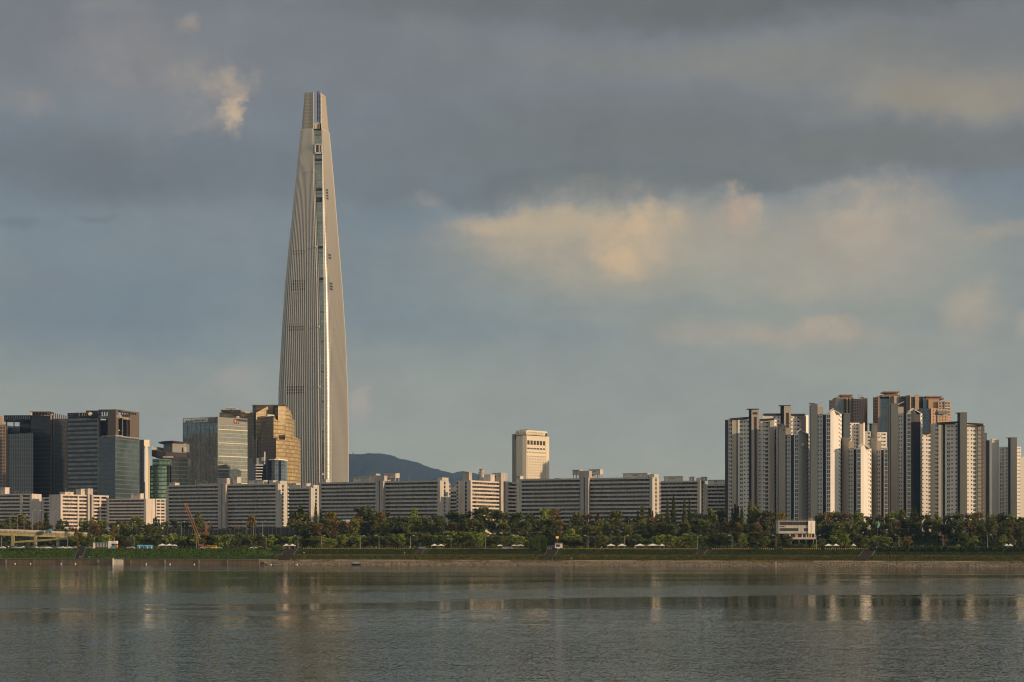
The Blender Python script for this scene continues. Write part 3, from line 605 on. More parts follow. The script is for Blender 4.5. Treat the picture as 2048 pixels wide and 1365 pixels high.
# brown towers far behind
def fc(nm, *a, **kw): M[nm] = facade(nm + '_glazing', *a, **kw)
fc('browng', 1.6, 3.1, .2, .25, (.12, .17, .19), (.20, .15, .11), .6, .12)
fc('browns', 3.0, 3.1, 1.5, 1.5, (.05, .06, .065), (.27, .19, .13), .3, .2)
fc('peachs', 3.2, 3.1, 2.1, 1.5, (.09, .10, .10), (.42, .27, .16), .3, .2)
BG = 'brown stone residential towers'
Y = 1900
T = chain('residential_tower', 'brown stone tower behind the tallest gabled white tower, antennas on its roof', 'apartment tower', [
 q(1658, Y + 14, 1669, Y + 4, 801, 'browns'), q(1669, Y + 2, 1671, Y, 796, 'peach', part='pilaster'), q(1671, Y, 1686, Y + 1, 799, 'browng', part='glass_bay'), q(1686, Y + 1, 1693, Y + 2, 799, 'browng', part='glass_bay'),
 q(1693, Y - 2, 1696, Y - 1.6, 797, 'peach', part='pilaster'), q(1696, Y + 3, 1699, Y + 3, 797, 'win', part='window_strip'), q(1699, Y - 1, 1702, Y, 797, 'peach', part='pilaster'),
 q(1702, Y + 2, 1720, Y - 6, 798, 'browns'), q(1720, Y - 8, 1728, Y - 7, 795, 'brownst', part='pilaster'), q(1728, Y - 7, 1735, Y + 8, 797, 'peach', part='pilaster')], depth=30, group=BG)
extra(T, 'roof_crown', 'brownst', 1672, 1707, Y + 4, 795, 799, 22); extra(T, 'roof_crown', 'peach', 1681, 1706, Y + 6, 789.5, 791.5, 16, fwd=1); extra(T, 'roof_crown', 'brownst', 1684, 1703, Y + 7, 791.5, 795, 12); extra(T, 'antenna', 'metal', 1717, 1717.6, Y, 788, 796, .4); extra(T, 'antenna', 'metal', 1722, 1722.6, Y, 790, 796, .4)
Y = 1880
T = chain('residential_tower', 'brown stone tower with blue glass bays and flat crown behind the charcoal gabled tower', 'apartment tower', [
 q(1746, Y + 14, 1756, Y + 3, 795, 'browns'), q(1756, Y, 1759, Y, 793, 'peach', part='pilaster'), q(1759, Y + 2, 1778, Y + 2, 798, 'browng', part='glass_bay'), q(1778, Y + 1, 1781, Y + 1, 792, 'peach', part='pilaster'),
 q(1781, Y + 3, 1788, Y + 2, 793, 'browng', part='glass_bay'), q(1788, Y - 3, 1793, Y - 2, 792, 'peach', part='pilaster'), q(1793, Y + 2, 1812, Y + 6, 793, 'browng', part='glass_bay'), q(1812, Y, 1820, Y, 791, 'brownst', part='pilaster'),
 q(1820, Y - 4, 1822, Y - 3, 790, 'peach', part='pilaster'), q(1822, Y + 2, 1830, Y + 2, 794, 'browng', part='glass_bay'), q(1830, Y - 3, 1838, Y - 2, 790, 'peach', part='pilaster'), q(1838, Y + 1, 1846, Y + 8, 793, 'browng', part='glass_bay')], depth=34, group=BG)
extra(T, 'roof_crown', 'brownst', 1763, 1800, Y + 4, 790, 794, 26); extra(T, 'roof_crown', 'peach', 1768, 1799, Y + 4, 783, 785.5, 20, fwd=1.5); extra(T, 'roof_crown', 'brownst', 1773, 1795, Y + 6, 785.5, 790, 14)
T = chain('residential_tower', 'sunlit orange stone tower stepping down behind the wide end tower', 'apartment tower', [
 q(1838, Y - 16, 1858, Y - 26, 817, 'browng', part='glass_bay'), q(1858, Y - 27, 1862, Y - 26, 816, 'brownst', part='pilaster'), q(1862, Y - 28, 1875, Y - 26, 817, 'peachs'), q(1875, Y - 27, 1896, Y - 24, 819, 'peachs'), q(1896, Y - 24, 1903, Y - 12, 833, 'peachs'),
 q(1857, Y - 4, 1878, Y - 2, 799, 'peach'), q(1876, Y - 5, 1890, Y - 3, 803, 'browns'), q(1889, Y - 4, 1902, Y, 803, 'peach', [(.1, .8, 'w')]), q(1846, Y, 1858, Y, 799, 'browng', part='glass_bay')], depth=22, group=BG)
extra(T, 'roof_crown', 'brownst', 1852, 1888, Y, 796, 799, 18); extra(T, 'roof_crown', 'peach', 1852, 1884, Y, 792.3, 794.3, 18, fwd=1); extra(T, 'roof_crown', 'brownst', 1856, 1882, Y + 1, 794.3, 796, 14)
extra(T, 'glass_band', 'wing', 1876, 1895, Y - 27, 823, 829, 1.5, fwd=1.2)

T = chain('apartment_slab', 'plain sunlit gable with a column of arched balconies at the end of the pale left block', 'apartment block', [
 q(292.3, 1492, 312, 1502, 998, 'cream', part='gable_wall'), q(312, 1501, 331, 1512, 998, 'cream', part='balcony_wall', w=[(.08, .42, 'm'), (.52, .9, 'm')])], depth=12, pitch=2.6)
# ------------------------------------------------------------------ the very tall tower
TY = 2262.0
prof = [(182, 610.2, 650.2), (200, 608.6, 652.0), (230, 606.2, 654.4), (257, 604.0, 656.8), (300, 599.6, 660.8), (342, 595.6, 664.6), (420, 588.0, 670.8), (494, 580.4, 676.6), (560, 574.3, 682.0),
        (654, 568.0, 688.0), (774, 561.6, 693.0), (880, 559.5, 694.4), (990, 559.5, 694.8), (1086, 561, 694)]
seam = [(182, 627.0, 641.6), (257, 627.2, 643.2), (342, 628.8, 644.8), (494, 634.8, 646.2), (560, 637.4, 647.6), (654, 639.8, 648.7), (774, 641.5, 648.9), (950, 644.0, 648.9), (1086, 645, 648.8)]
PHI = R(17); RHO = .16
def section(hw, cx, n=14):
    s_ = hw / ((.5 - RHO) * (math.cos(PHI) + math.sin(PHI)) + RHO); r = RHO * s_; pts = []
    for ci, (sx, sy) in enumerate(((1, -1), (1, 1), (-1, 1), (-1, -1))):
        for i in range(n + 1):
            a = -math.pi / 2 + ci * math.pi / 2 + i / n * math.pi / 2
            px_, py_ = sx * (s_ / 2 - r) + r * math.cos(a), sy * (s_ / 2 - r) + r * math.sin(a)
            pts.append((px_, py_))
        # straight side follows; subdivide
        nx = ((1, 1), (-1, 1), (-1, -1), (1, -1))[ci]
        a = -math.pi / 2 + (ci + 1) * math.pi / 2; e0 = pts[-1]
        sx2, sy2 = ((1, 1), (-1, 1), (-1, -1), (1, -1))[ci]
        e1 = (sx2 * (s_ / 2 - r) + r * math.cos(a), sy2 * (s_ / 2 - r) + r * math.sin(a))
        for j in range(1, 20): pts.append((e0[0] + (e1[0] - e0[0]) * j / 20, e0[1] + (e1[1] - e0[1]) * j / 20))
    c, s2 = math.cos(PHI), math.sin(PHI)
    # right face normal turned PHI from the camera's right; left face looks to the near left
    return [(cx + x * c + y * s2, TY + 45 - x * s2 + y * c) for x, y in pts]
def tower_ring(py):
    t = [(p[0], p[1]) for p in prof]; u = [(p[0], p[2]) for p in prof]; l, r_ = interp(t, py), interp(u, py)
    hw = (r_ - l) / 2 * (TY + 22) / F; cx = ((l + r_) / 2 - 1024) * (TY + 45) / F
    return section(hw, cx)
TY_C = TY + 45
def ZT(py):
    t = [(p[0], p[2] - p[1]) for p in prof]; hw = interp(t, py) / 2 * TY / F
    return Z_(py, TY + 45 - hw * 1.02)
TW = thing('skyscraper', 'very tall tapering tower with ribbed glass skin and a split crown', 'skyscraper', (X_(627, TY_C), TY_C, 13))
levels = [182 + (1086 - 182) * i / 60 for i in range(61)]
levels = [p for p in levels if p > 262] ; levels = [257.0] + levels
tg = facade('tower_glass', 2.9, 4.35, .16, .55, (.24, .255, .245), (.21, .205, .185), .5, .34, .16, tilt=.012, frough=.35)
crown_m = facade('tower_crown_lattice', 1.45, 4.35, .5, .9, (.30, .26, .20), (.50, .42, .31), .35, .35, .2, frough=.5)
notch_m = facade('tower_notch_glass', 3.2, 4.35, .25, .5, (.46, .50, .40), (.26, .26, .22), .5, .2, .3, tilt=.015, lines=(37.0, .05))
fin_m = paint('tower_fin_aluminium', (.66, .62, .54), .03, rough=.55, stain=0.02, spec=.25)
dark_m = M['maroon']
def ring_seam(py, ring):
    """indices bracketing the near-side seam: split points left and right on the ring polyline"""
    sl = interp([(p[0], p[1]) for p in seam], py); sr = interp([(p[0], p[2]) for p in seam], py)
    n = len(ring); cyy = sum(p[1] for p in ring) / n
    def find(pxv):
        best = None
        for i in range(n):
            a, b = ring[i], ring[(i + 1) % n]
            if (a[1] + b[1]) / 2 > cyy: continue
            qa = a[0] / a[1] * F + 1024 - pxv; qb = b[0] / b[1] * F + 1024 - pxv
            if qa <= 0 <= qb or qb <= 0 <= qa:
                t = qa / (qa - qb) if qa != qb else 0
                p = (a[0] + (b[0] - a[0]) * t, a[1] + (b[1] - a[1]) * t)
                if best is None or p[1] < best[1][1]: best = (i + t, p)
        return best
    return find(sl), find(sr)
def loop_from(ring, s0, s1, n):
    """n+1 points along the ring from parameter s0 increasing to s1 (wrapping), equal arc length"""
    N = len(ring)
    if s1 <= s0: s1 += N
    P_ = []; s = s0; pts = [(s0,)]
    seq = [s0] + [i for i in range(math.floor(s0) + 1, math.ceil(s1))] + [s1]
    xy = []
    for s in seq:
        i = int(math.floor(s)) % N; t = s - math.floor(s); a, b = ring[i], ring[(i + 1) % N]; xy.append((a[0] + (b[0] - a[0]) * t, a[1] + (b[1] - a[1]) * t))
    d = [0]
    for a, b in zip(xy, xy[1:]): d.append(d[-1] + math.hypot(b[0] - a[0], b[1] - a[1]))
    out = []; j = 0
    for k_ in range(n + 1):
        tgt = d[-1] * k_ / n
        while j < len(d) - 2 and d[j + 1] < tgt: j += 1
        t = (tgt - d[j]) / max(1e-9, d[j + 1] - d[j]); out.append((xy[j][0] + (xy[j + 1][0] - xy[j][0]) * t, xy[j][1] + (xy[j + 1][1] - xy[j][1]) * t))
    return out
NF = 84
skin = []; 
for py in levels:
    ring = tower_ring(py); (il, pl), (ir, pr) = ring_seam(py, ring); z = ZT(py)
    skin.append((z, loop_from(ring, ir, il, NF * 2), pl, pr, py))
mb = MB(); nb = MB(); fb = MB(); eb = MB()
for (z0, a, pl0, pr0, _), (z1, b, pl1, pr1, _) in zip(skin, skin[1:]):
    for i in range(NF * 2):
        u0, u1 = i * 1.45, (i + 1) * 1.45
        mb.face([(*b[i], z1), (*b[i + 1], z1), (*a[i + 1], z0), (*a[i], z0)], 0, [(u0, z1), (u1, z1), (u1, z0), (u0, z0)])
    dpt = 2.6
    A0, B0, A1, B1 = (pl0[0], pl0[1] + dpt), (pr0[0], pr0[1] + dpt), (pl1[0], pl1[1] + dpt), (pr1[0], pr1[1] + dpt)
    w0, w1 = B0[0] - A0[0], B1[0] - A1[0]
    nb.face([(*A1, z1), (*B1, z1), (*B0, z0), (*A0, z0)], 0, [(0, z1), (w1, z1), (w0, z0), (0, z0)])
    eb.face([(*pl1, z1), (*A1, z1), (*A0, z0), (*pl0, z0)]); eb.face([(*B1, z1), (*pr1, z1), (*pr0, z0), (*B0, z0)])
def fins(i, proud, half, out):
    for (z0, a, *_), (z1, b, *_) in zip(skin, skin[1:]):
        for lst, z in ((a, z0), (b, z1)): pass
        def fr_(lst):
            p = Vector(lst[i]); t = (Vector(lst[min(i + 1, len(lst) - 1)]) - Vector(lst[max(i - 1, 0)])).normalized(); n_ = Vector((t.y, -t.x)); return p, t, n_
        p0, t0, n0 = fr_(a); p1, t1, n1_ = fr_(b)
        q0 = [p0 - t0 * half, p0 - t0 * half + n0 * proud, p0 + t0 * half + n0 * proud, p0 + t0 * half]
        q1 = [p1 - t1 * half, p1 - t1 * half + n1_ * proud, p1 + t1 * half + n1_ * proud, p1 + t1 * half]
        for k_ in range(3): out.face([(q1[k_].x, q1[k_].y, z1), (q1[k_ + 1].x, q1[k_ + 1].y, z1), (q0[k_ + 1].x, q0[k_ + 1].y, z0), (q0[k_].x, q0[k_].y, z0)])
for i in range(2, NF * 2 - 1, 2): fins(i, *((.5, .20) if i < NF * .52 else (1.1, .40)), fb)
o = mb.build('glass_skin', [tg], TW); nb.build('seam_glazing', [notch_m], TW); eb.build('seam_edge', [dark_m], TW); fb.build('fins', [fin_m], TW)
ee = MB(); fins(0, .6, .26, ee); fins(NF * 2, .4, .2, ee); ee.build('edge_trim', [fin_m], TW)
# cap below the crown
top = tower_ring(257); zc = ZT(257); cb = MB(); cb.face([(x, y, zc - .5) for x, y in top]); cb.build('crown_floor', [dark_m], TW)
# split crown: solid horns either side of the gap
def clip(ring, xlim, keep_left):
    out = []; n = len(ring)
    for i in range(n):
        a, b = ring[i], ring[(i + 1) % n]; ia = (a[0] <= xlim(a[1])) == keep_left; ib = (b[0] <= xlim(b[1])) == keep_left
        if ia: out.append(a)
        if ia != ib:
            fa, fb_ = a[0] - xlim(a[1]), b[0] - xlim(b[1]); t = fa / (fa - fb_); out.append((a[0] + (b[0] - a[0]) * t, a[1] + (b[1] - a[1]) * t))
    return out
def resample(poly, n):
    d = [0]; P_ = poly + [poly[0]]
    for a, b in zip(P_, P_[1:]): d.append(d[-1] + math.hypot(b[0] - a[0], b[1] - a[1]))
    out = []; j = 0
    for k_ in range(n):
        tgt = d[-1] * k_ / n
        while j < len(d) - 2 and d[j + 1] < tgt: j += 1
        t = (tgt - d[j]) / max(1e-9, d[j + 1] - d[j]); out.append((P_[j][0] + (P_[j + 1][0] - P_[j][0]) * t, P_[j][1] + (P_[j + 1][1] - P_[j][1]) * t))
    return out
for side, nm in ((True, 'left'), (False, 'right')):
    cb = MB(); rings = []
    for py in (184 if side else 186, 195, 210, 225, 240, 257):
        ring = tower_ring(py); lim = interp([(p[0], p[1 if side else 2]) for p in seam], py)
        k0 = (lim - 1024) / F
        pl_ = clip(ring, lambda y, k0=k0: k0 * y, side)
        # start at the near-side cut corner so that rings match
        if side: st = min(range(len(pl_)), key=lambda i: (-round(pl_[i][0] - k0 * pl_[i][1], 3), pl_[i][1]))
        else: st = min(range(len(pl_)), key=lambda i: (round(pl_[i][0] - k0 * pl_[i][1], 3), pl_[i][1]))
        pl_ = pl_[st:] + pl_[:st]; rings.append((ZT(py), resample(pl_, 90)))
    for (z1, b), (z0, a) in zip(rings, rings[1:]):
        for i in range(90):
            j = (i + 1) % 90; cb.face([(*a[i], z0), (*a[j], z0), (*b[j], z1), (*b[i], z1)], (1 if abs(b[i][0] / b[i][1] - b[j][0] / b[j][1]) < 1e-5 and abs(b[i][1] - b[j][1]) > .3 else 0), [(i * 1.3, z0), (i * 1.3 + 1.3, z0), (i * 1.3 + 1.3, z1), (i * 1.3, z1)])
    cb.face([(*p, rings[0][0]) for p in rings[0][1]]); ho = cb.build('crown_horn', [crown_m, dark_m], TW)
    # bright edge posts, brackets and ladder in the gap
    eb2 = MB(); br = MB(); yy0 = min(p[1] for p in rings[0][1])
    ex = [(interp([(p[0], p[1 if side else 2]) for p in seam], py), py) for py in (184, 200, 215, 230, 245, 257)]
    near = []
    for pxv, py in ex:
        ring = tower_ring(py); f_ = ring_seam(py, ring)[0 if side else 1][1]; near.append(Vector((f_[0], f_[1] - .3, ZT(py))))
    eb2.tube(near, .55 if not side else .35, 6); eb2.build('edge_post', [fin_m], ho)
    for py in (193, 203.5, 214, 224.5, 234.5):
        ring = tower_ring(py); f_ = ring_seam(py, ring)[0 if side else 1][1]; xx = f_[0] + (.9 if side else -1.0); br.box(xx - .45, xx + .45, f_[1] - .5, f_[1] + .6, ZT(py) - .6, ZT(py) + .6)
    br.build('bracket_lamp', [M['metal']], ho)
lt = MB(); xx = X_(635.5, TY + 20)
lt.tube([Vector((xx, TY + 20, ZT(246))), Vector((xx, TY + 20, ZT(189)))], .8, 5); lt.tube([Vector((X_(638.6, TY + 20), TY + 20, ZT(248))), Vector((X_(638.6, TY + 20), TY + 20, ZT(192)))], .6, 5)
for i in range(6):
    z = ZT(189 + i * 10.4); lt.tube([Vector((xx - 1.2, TY + 20, z)), Vector((X_(641, TY + 20), TY + 20, z))], .35, 5); lt.tube([Vector((xx, TY + 20, z - 3)), Vector((X_(641, TY + 20), TY + 20, z - 6))], .3, 5)
lt.build('maintenance_mast', [M['roof']], TW)
yb = tower_ring(257); f0 = ring_seam(252, tower_ring(252)); yn = min(f0[0][1][1], f0[1][1][1]) + 1.2
for i in range(5):
    xa = X_(627.6 + i * 2.55, yn); b_ = MB(); b_.box(xa, xa + .85, yn, yn + 2, ZT(257), ZT(245.5)); b_.build('golden_fin', [paint('pale_gold', (.85, .68, .42), .03, .35, .02, spec=.7)], TW) if i == 0 else b_.build('golden_fin', [bpy.data.materials['pale_gold']], TW)
b_ = MB(); b_.box(X_(627.5, yn), X_(641.5, yn), yn + .9, yn + 18, ZT(258), ZT(246.5)); b_.build('plant_room', [M['roof']], TW)
pb2 = MB(); f1 = ring_seam(298, tower_ring(298)); yn = min(f1[0][1][1], f1[1][1][1])
pb2.box(X_(629.5, yn), X_(643, yn), yn - 1.4, yn + 3, ZT(307.5), ZT(305)); pb2.box(X_(629.5, yn), X_(643, yn), yn - 1.4, yn + 3, ZT(290), ZT(288.5)); pb2.box(X_(629.5, yn), X_(632, yn), yn - 1.4, yn + 3, ZT(306), ZT(289)); pb2.box(X_(637.8, yn), X_(639.3, yn), yn - 1.4, yn + 3, ZT(306), ZT(289)); pb2.box(X_(642, yn), X_(643, yn), yn - 1.4, yn + 3, ZT(306), ZT(289))
ob = pb2.build('observation_box', [fin_m], TW); g_ = MB(); g_.box(X_(630, yn), X_(642.6, yn), yn - 1.0, yn + 2.6, ZT(305.5), ZT(290)); g_.build('observation_window', [M['win']], ob)
for py in (318.5, 378, 396, 400.5, 494, 557):
    fa, fb_ = ring_seam(py, tower_ring(py)); b_ = MB(); y_ = min(fa[1][1], fb_[1][1]) + 1.3; hh = 1.2
    b_.box(fa[1][0] + .2, fb_[1][0] - .2, y_, y_ + 2.2, ZT(py) - hh, ZT(py) + hh); b_.build('seam_crossbeam', [M['roof']], TW)
for py in (949, 964):
    fa, fb_ = ring_seam(py, tower_ring(py)); b_ = MB(); y_ = min(fa[1][1], fb_[1][1]); b_.box(fa[1][0] - .4, fb_[1][0], y_ - .3, y_ + 2.2, ZT(py) - 1.1, ZT(py) + 1.1); b_.build('seam_crossbeam', [M['hotel']], TW)
# louvre bands on the faces
def louvre(py, f0_, f1_, nrow, left=True, hh=.55):
    b_ = MB()
    for r_ in range(nrow):
        b_ = MB(); pp = py + r_ * 5.6; sk = min(skin, key=lambda s: abs(s[4] - pp)); ring = tower_ring(pp); (il, pl), (ir, pr) = ring_seam(pp, ring); lp = loop_from(ring, ir, il, NF * 2); n_ = NF * 2
        i0, i1 = (int(n_ * f0_), int(n_ * f1_)); z = ZT(pp)
        for i in range(i0, i1):
            p, t = Vector(lp[i]), (Vector(lp[i + 1]) - Vector(lp[i])).normalized(); nn = Vector((t.y, -t.x)); a = p + nn * .9; c = Vector(lp[i + 1]) + nn * .9
            b_.face([(a.x, a.y, z - 1.0), (c.x, c.y, z - 1.0), (c.x, c.y, z + .8), (a.x, a.y, z + .8)])
        b_.build('louvre_band', [M['roof']], TW)
for py, nr in ((773, 3), (652, 2), (560, 4), (500, 2)): louvre(py, .825, .915, nr)
for py, nr in ((378, 4), (508, 2), (565, 3)): louvre(py, .045, .085, nr, False)
for py in (342, 494, 654, 774):
    ring = tower_ring(py); pl, pr = [x[1] for x in ring_seam(py, ring)]; lf = min(ring, key=lambda p: p[0] / p[1])
    for p in ((lf[0] - .6, lf[1]), (pl[0] - .8, pl[1] - 1.2)):
        b_ = MB(); b_.box(p[0] - .7, p[0] + .7, p[1] - .9, p[1] + .5, ZT(py) - .8, ZT(py) + .8); b_.build('corner_lamp_box', [M['tent']], TW)
# ------------------------------------------------------------------ office towers on the near left
fc('finglass', 2.1, 3.9, .6, .35, (.085, .095, .10), (.19, .20, .185), .55, .14, .3, frough=.5)
fc('darkglass', 1.3, 3.9, .22, .9, (.035, .04, .045), (.045, .043, .042), .5, .12, .4, frough=.5)
fc('darkfins', 1.6, 3.9, .5, .3, (.03, .033, .038), (.05, .044, .04), .5, .15, .3, frough=.5)
fc('bandglass', 2.6, 3.95, .35, 1.9, (.15, .17, .17), (.045, .045, .042), .55, .12, .5, frough=.6)
fc('blueglass', 1.4, 3.95, .12, .5, (.085, .105, .12), (.06, .075, .085), .7, .1, .3, frough=.35)
fc('greenglass', 1.4, 3.95, .12, .7, (.17, .22, .205), (.10, .12, .115), .75, .1, .4, frough=.35, blot=.8)
fc('tealglass', 1.5, 3.9, .14, .5, (.28, .42, .32), (.12, .19, .15), .75, .1, .5, sp=.42, spc=(.035, .07, .06), blot=.35)  # sunlit green of the rounded front put into the glass colour
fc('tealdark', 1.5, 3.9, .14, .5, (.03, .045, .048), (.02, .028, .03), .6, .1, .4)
fc('sdsleft', 1.5, 4.0, .10, .35, (.20, .265, .29), (.15, .18, .18), .75, .1, .45, frough=.3, blot=.5)
fc('sdsright', 1.25, 4.0, .16, .35, (.27, .31, .28), (.30, .31, .27), .7, .12, .35, frough=.4)
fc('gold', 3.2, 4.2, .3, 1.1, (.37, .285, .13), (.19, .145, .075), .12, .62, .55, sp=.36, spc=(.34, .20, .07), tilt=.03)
fc('goldshade', 1.6, 3.4, .12, .8, (.17, .125, .07), (.11, .08, .05), .4, .4, .5, sp=.36, spc=(.11, .07, .038), tilt=.03)  # shaded copy of the gold glazing, shade put into the colour
fc('bluecyl', 1.5, 3.4, .15, .3, (.16, .21, .24), (.22, .25, .26), .8, .08, .4, tilt=.03, blot=.9)
fc('hotelwin', 3.0, 3.0, .3, .3, (.05, .05, .05), (.4, .34, .25), .3)
Y = 1800
T = chain('office_tower', 'brown stone office tower cut off at the edge beside the dark glass tower', 'office building', [
 q(-40, Y, 5, Y + 6, 832, 'peach'), q(5, Y + 6, 14, Y + 40, 848, 'browns')], depth=30)
extra(T, 'lower_block', 'browns', -40, 12, Y - 20, 850, 1085, 15)
Y = 1690
T = chain('office_tower', 'dark glass office tower with comb-like roof canopy and pale finned lower block', 'office building', [
 q(62, Y - 2, 101, Y - 14, 829, 'darkglass', part='glass_wall'), q(101, Y - 15, 104, Y - 14, 829, 'bronze', part='corner_pier'), q(104, Y - 13, 105.5, Y - 11, 831, 'win', part='corner_slot'), q(105.5, Y - 13, 108.5, Y - 10, 830, 'bronze', part='corner_pier'),
 q(108.5, Y - 9, 135, Y + 26, 838, 'darkfins', part='glass_wall'), q(39, Y + 18, 62, Y + 12, 842, 'darkglass', part='glass_wall'), q(14, Y + 6, 40, Y + 2, 853, 'blueglass', part='glass_wall', d=20),
 q(12, Y - 19, 15.5, Y - 19, 853, 'bronze', part='corner_pier'), q(15.5, Y - 18, 66.5, Y - 21, (868.5, 866), 'finglass', part='finned_block', d=18)], depth=36)
for a in range(8, 62, 4): extra(T, 'canopy_fin', 'roof', a, a + 1.9, Y + 8 - (a - 8) * .2, 831.5, 841, 3)
extra(T, 'canopy_beam', 'roof', 8, 63, Y + 2, 839, 843.5, 10); extra(T, 'canopy_post', 'roof', 12, 14, Y + 3, 843, 853, 1.2); extra(T, 'canopy_post', 'roof', 27, 28.5, Y + 3, 843, 853, 1.2); extra(T, 'canopy_beam', 'roof', 8, 63, Y + 4, 831, 832, 6)
extra(T, 'canopy_fin', 'roof', 60, 101, Y - 6, 823.5, 825.5, 14)
for i in range(9): extra(T, 'roof_fin', 'bronze', 98 + i * 4.1, 99.6 + i * 4.1, Y - 10 + i * 4.3, 824.5 + i * .9, 838 + i * .5, 1.5)
for i in range(6): extra(T, 'roof_fin', 'bronze', 64 + i * 6, 66 + i * 6, Y - 4 - i * 1.5, 825, 830, 1.5)
extra(T, 'roof_cap', 'roof', 66, 97, Y + 4, 824, 831, 14); extra(T, 'lit_panel', 'hotel', 61, 63.5, Y - 8, 825, 831, 2)
sg = extra(T, 'sign', 'dark', 79, 100, Y - 16, 831, 836.5, .6)
b_ = MB(); xx = X_(83, Y - 17); b_.tube([Vector((xx, Y - 17.4, Z_(833.8, Y))), Vector((xx, Y - 16.6, Z_(833.8, Y)))], .85, 10); b_.build('round_emblem', [M['red']], sg)
def letters(txt, pxa, pxb, Y, ybase, m, parent, hpx, name='lettering', dirv=None):
    cu = bpy.data.curves.new(name, 'FONT'); cu.body = txt; cu.size = 1; cu.extrude = .02; cu.align_x = 'LEFT'
    o = bpy.data.objects.new(name, cu); COL.objects.link(o); bpy.context.view_layer.update()
    w_ = max(.1, o.dimensions.x); h_ = max(.1, o.dimensions.y)
    xa, xb = X_(pxa, Y), X_(pxb, Y); hh = hpx * Y / F
    L = (xb - xa) if dirv is None else dirv.length
    o.scale = (L / w_, hh / h_, 1.0); rz = 0 if dirv is None else math.atan2(dirv.y, dirv.x); o.rotation_euler = (R(90), 0, rz)
    cu.materials.append(m); sc_, ro_ = tuple(o.scale), tuple(o.rotation_euler); bpy.context.view_layer.update()
    me = bpy.data.meshes.new_from_object(o); bpy.data.objects.remove(o); o = bpy.data.objects.new(name, me); COL.objects.link(o); o.scale = sc_; o.rotation_euler = ro_; me.name = name
    o.parent = parent; org = ORG.get(parent.name, Vector((0, 0, 0))); o.location = Vector((xa, Y, Z_(ybase, Y))) - org
    return o
for i in range(4): b_ = MB(); xx = X_(88 + i * 2.9, Y - 17); b_.box(xx, xx + .9, Y - 17, Y - 16.5, Z_(835, Y), Z_(832.8, Y)); b_.build('sign_character', [M['metal']], sg)
# banded tower with bronze portal
Y = 1640
T = chain('office_tower', 'dark banded office tower with a bronze portal frame open to the sky on top', 'office building', [
 q(135, Y + 2, 195, Y - 12, (826.5, 824.5), 'bandglass', part='banded_wall'), q(195, Y - 12, 198, Y - 12, 824, 'metal', part='corner_pier', d=8),
 q(198, Y - 20, 230.5, Y - 28, (873.5, 874.5), 'blueglass', part='lower_glass', d=45), q(230.5, Y - 28, 279, Y + 10, (874, 878), 'greenglass', part='lower_glass', d=25),
 q(195, Y + 18, 216, Y + 16, 841, 'tealdark', part='glass_wall', d=20)], depth=45)
sg = extra(T, 'sign_band', 'navy', 135, 153, Y + 1 - 3.5, 827, 833, .5); sg2 = extra(T, 'sign_band', 'dark', 153, 196, Y - 14, 826.5, 836, .6)
b_ = MB(); b_.box(X_(137, Y - 4), X_(145, Y - 4), Y - 3.9, Y - 3.6, Z_(831.2, Y), Z_(830.3, Y)); b_.build('sign_stripe', [paint('violet_paint', (.12, .08, .25))], sg)
for i, a in enumerate((157.5, 164, 168.5, 172.5)):
    b_ = MB(); xx = X_(a, Y - 15); b_.box(xx, xx + .35, Y - 15, Y - 14.4, Z_(835.5, Y), Z_(828, Y)); b_.box(xx, xx + 1.2, Y - 15, Y - 14.4, Z_(829.2, Y), Z_(828, Y)); b_.build('sign_character', [M['metal']], sg2)
b_ = MB(); b_.tube([Vector((X_(180.5, Y - 15), Y - 16, Z_(831, Y))), Vector((X_(180.5, Y - 15), Y - 14.6, Z_(831, Y)))], 1.75, 12); b_.build('round_emblem', [paint('cream_emblem', (.8, .7, .45))], sg2)
extra(T, 'roof_cap', 'roof', 172, 196, Y - 2, 821.5, 826, 12)
P0 = pt(197, Y - 13); P1 = pt(231.5, Y - 28); P2 = pt(278.5, Y + 10)
fr1 = frame(P0, P1); fr2 = frame(P1, P2)
pf = MB(); zz = lambda py: Z_(py, Y - 10)
for fr_, L_, gaps in ((fr1, fr1[3], None), (fr2, fr2[3], None)):
    pf.fbox(fr_[:3], 0, L_, 0, 8, zz(823.5), zz(822), 0)
f3 = fr2[:3]; L = fr2[3]; s = lambda px: s_at(fr2, px)
pf.fbox(f3, 0, s(237), 0, 7.98, zz(873.5), zz(823.5), 0); pf.fbox(f3, s(260), L, .001, 7.97, zz(873.5), zz(828.2), 0)
pf.fbox(f3, s(237), L, .002, 7.9, zz(824.6), zz(823.5), 0); pf.fbox(f3, s(272.5), L, .003, 7.8, zz(828.2), zz(824.6), 0)
for a in (244, 249, 254, 258, 262, 266, 269.5): pf.fbox(f3, s(a), s(a + 1.2), .4, 1.2, zz(836), zz(824.6), 0)
pf.fbox(fr1[:3], 0, s_at(fr1, 198.5), -.01, 1.5, zz(873), zz(823.5), 0)
for a in range(200, 230, 5): pf.fbox(fr1[:3], s_at(fr1, a), s_at(fr1, a + 1.3), .3, 1.1, zz(833), zz(823.5), 0)
pf.build('portal_frame', [M['bronze']], T)
bb = MB(); bb.fbox(fr1[:3], .5, fr1[3] - .5, .1, 7, zz(838), zz(833.5), 0); bb.fbox(f3, s(237), s(260), .1, 7, zz(839.8), zz(835), 0); bb.build('portal_beam', [M['concrete']], T)
pp = MB(); pp.fbox(f3, s(244), s(246.2), .2, 1.2, zz(873), zz(839.8), 0); pp.build('portal_column', [M['tent']], T)
pg = MB(); pg.fbox(f3, s(237), s(243.9), 3, 7, zz(862), zz(839.8), 0); pg.fbox(f3, s(237), s(243.9), 1, 7, zz(873), zz(864), 0); pg.fbox(f3, s(257), s(260), 2, 7, zz(873), zz(839.8), 0); pg.build('glass_infill', [M['win']], T)
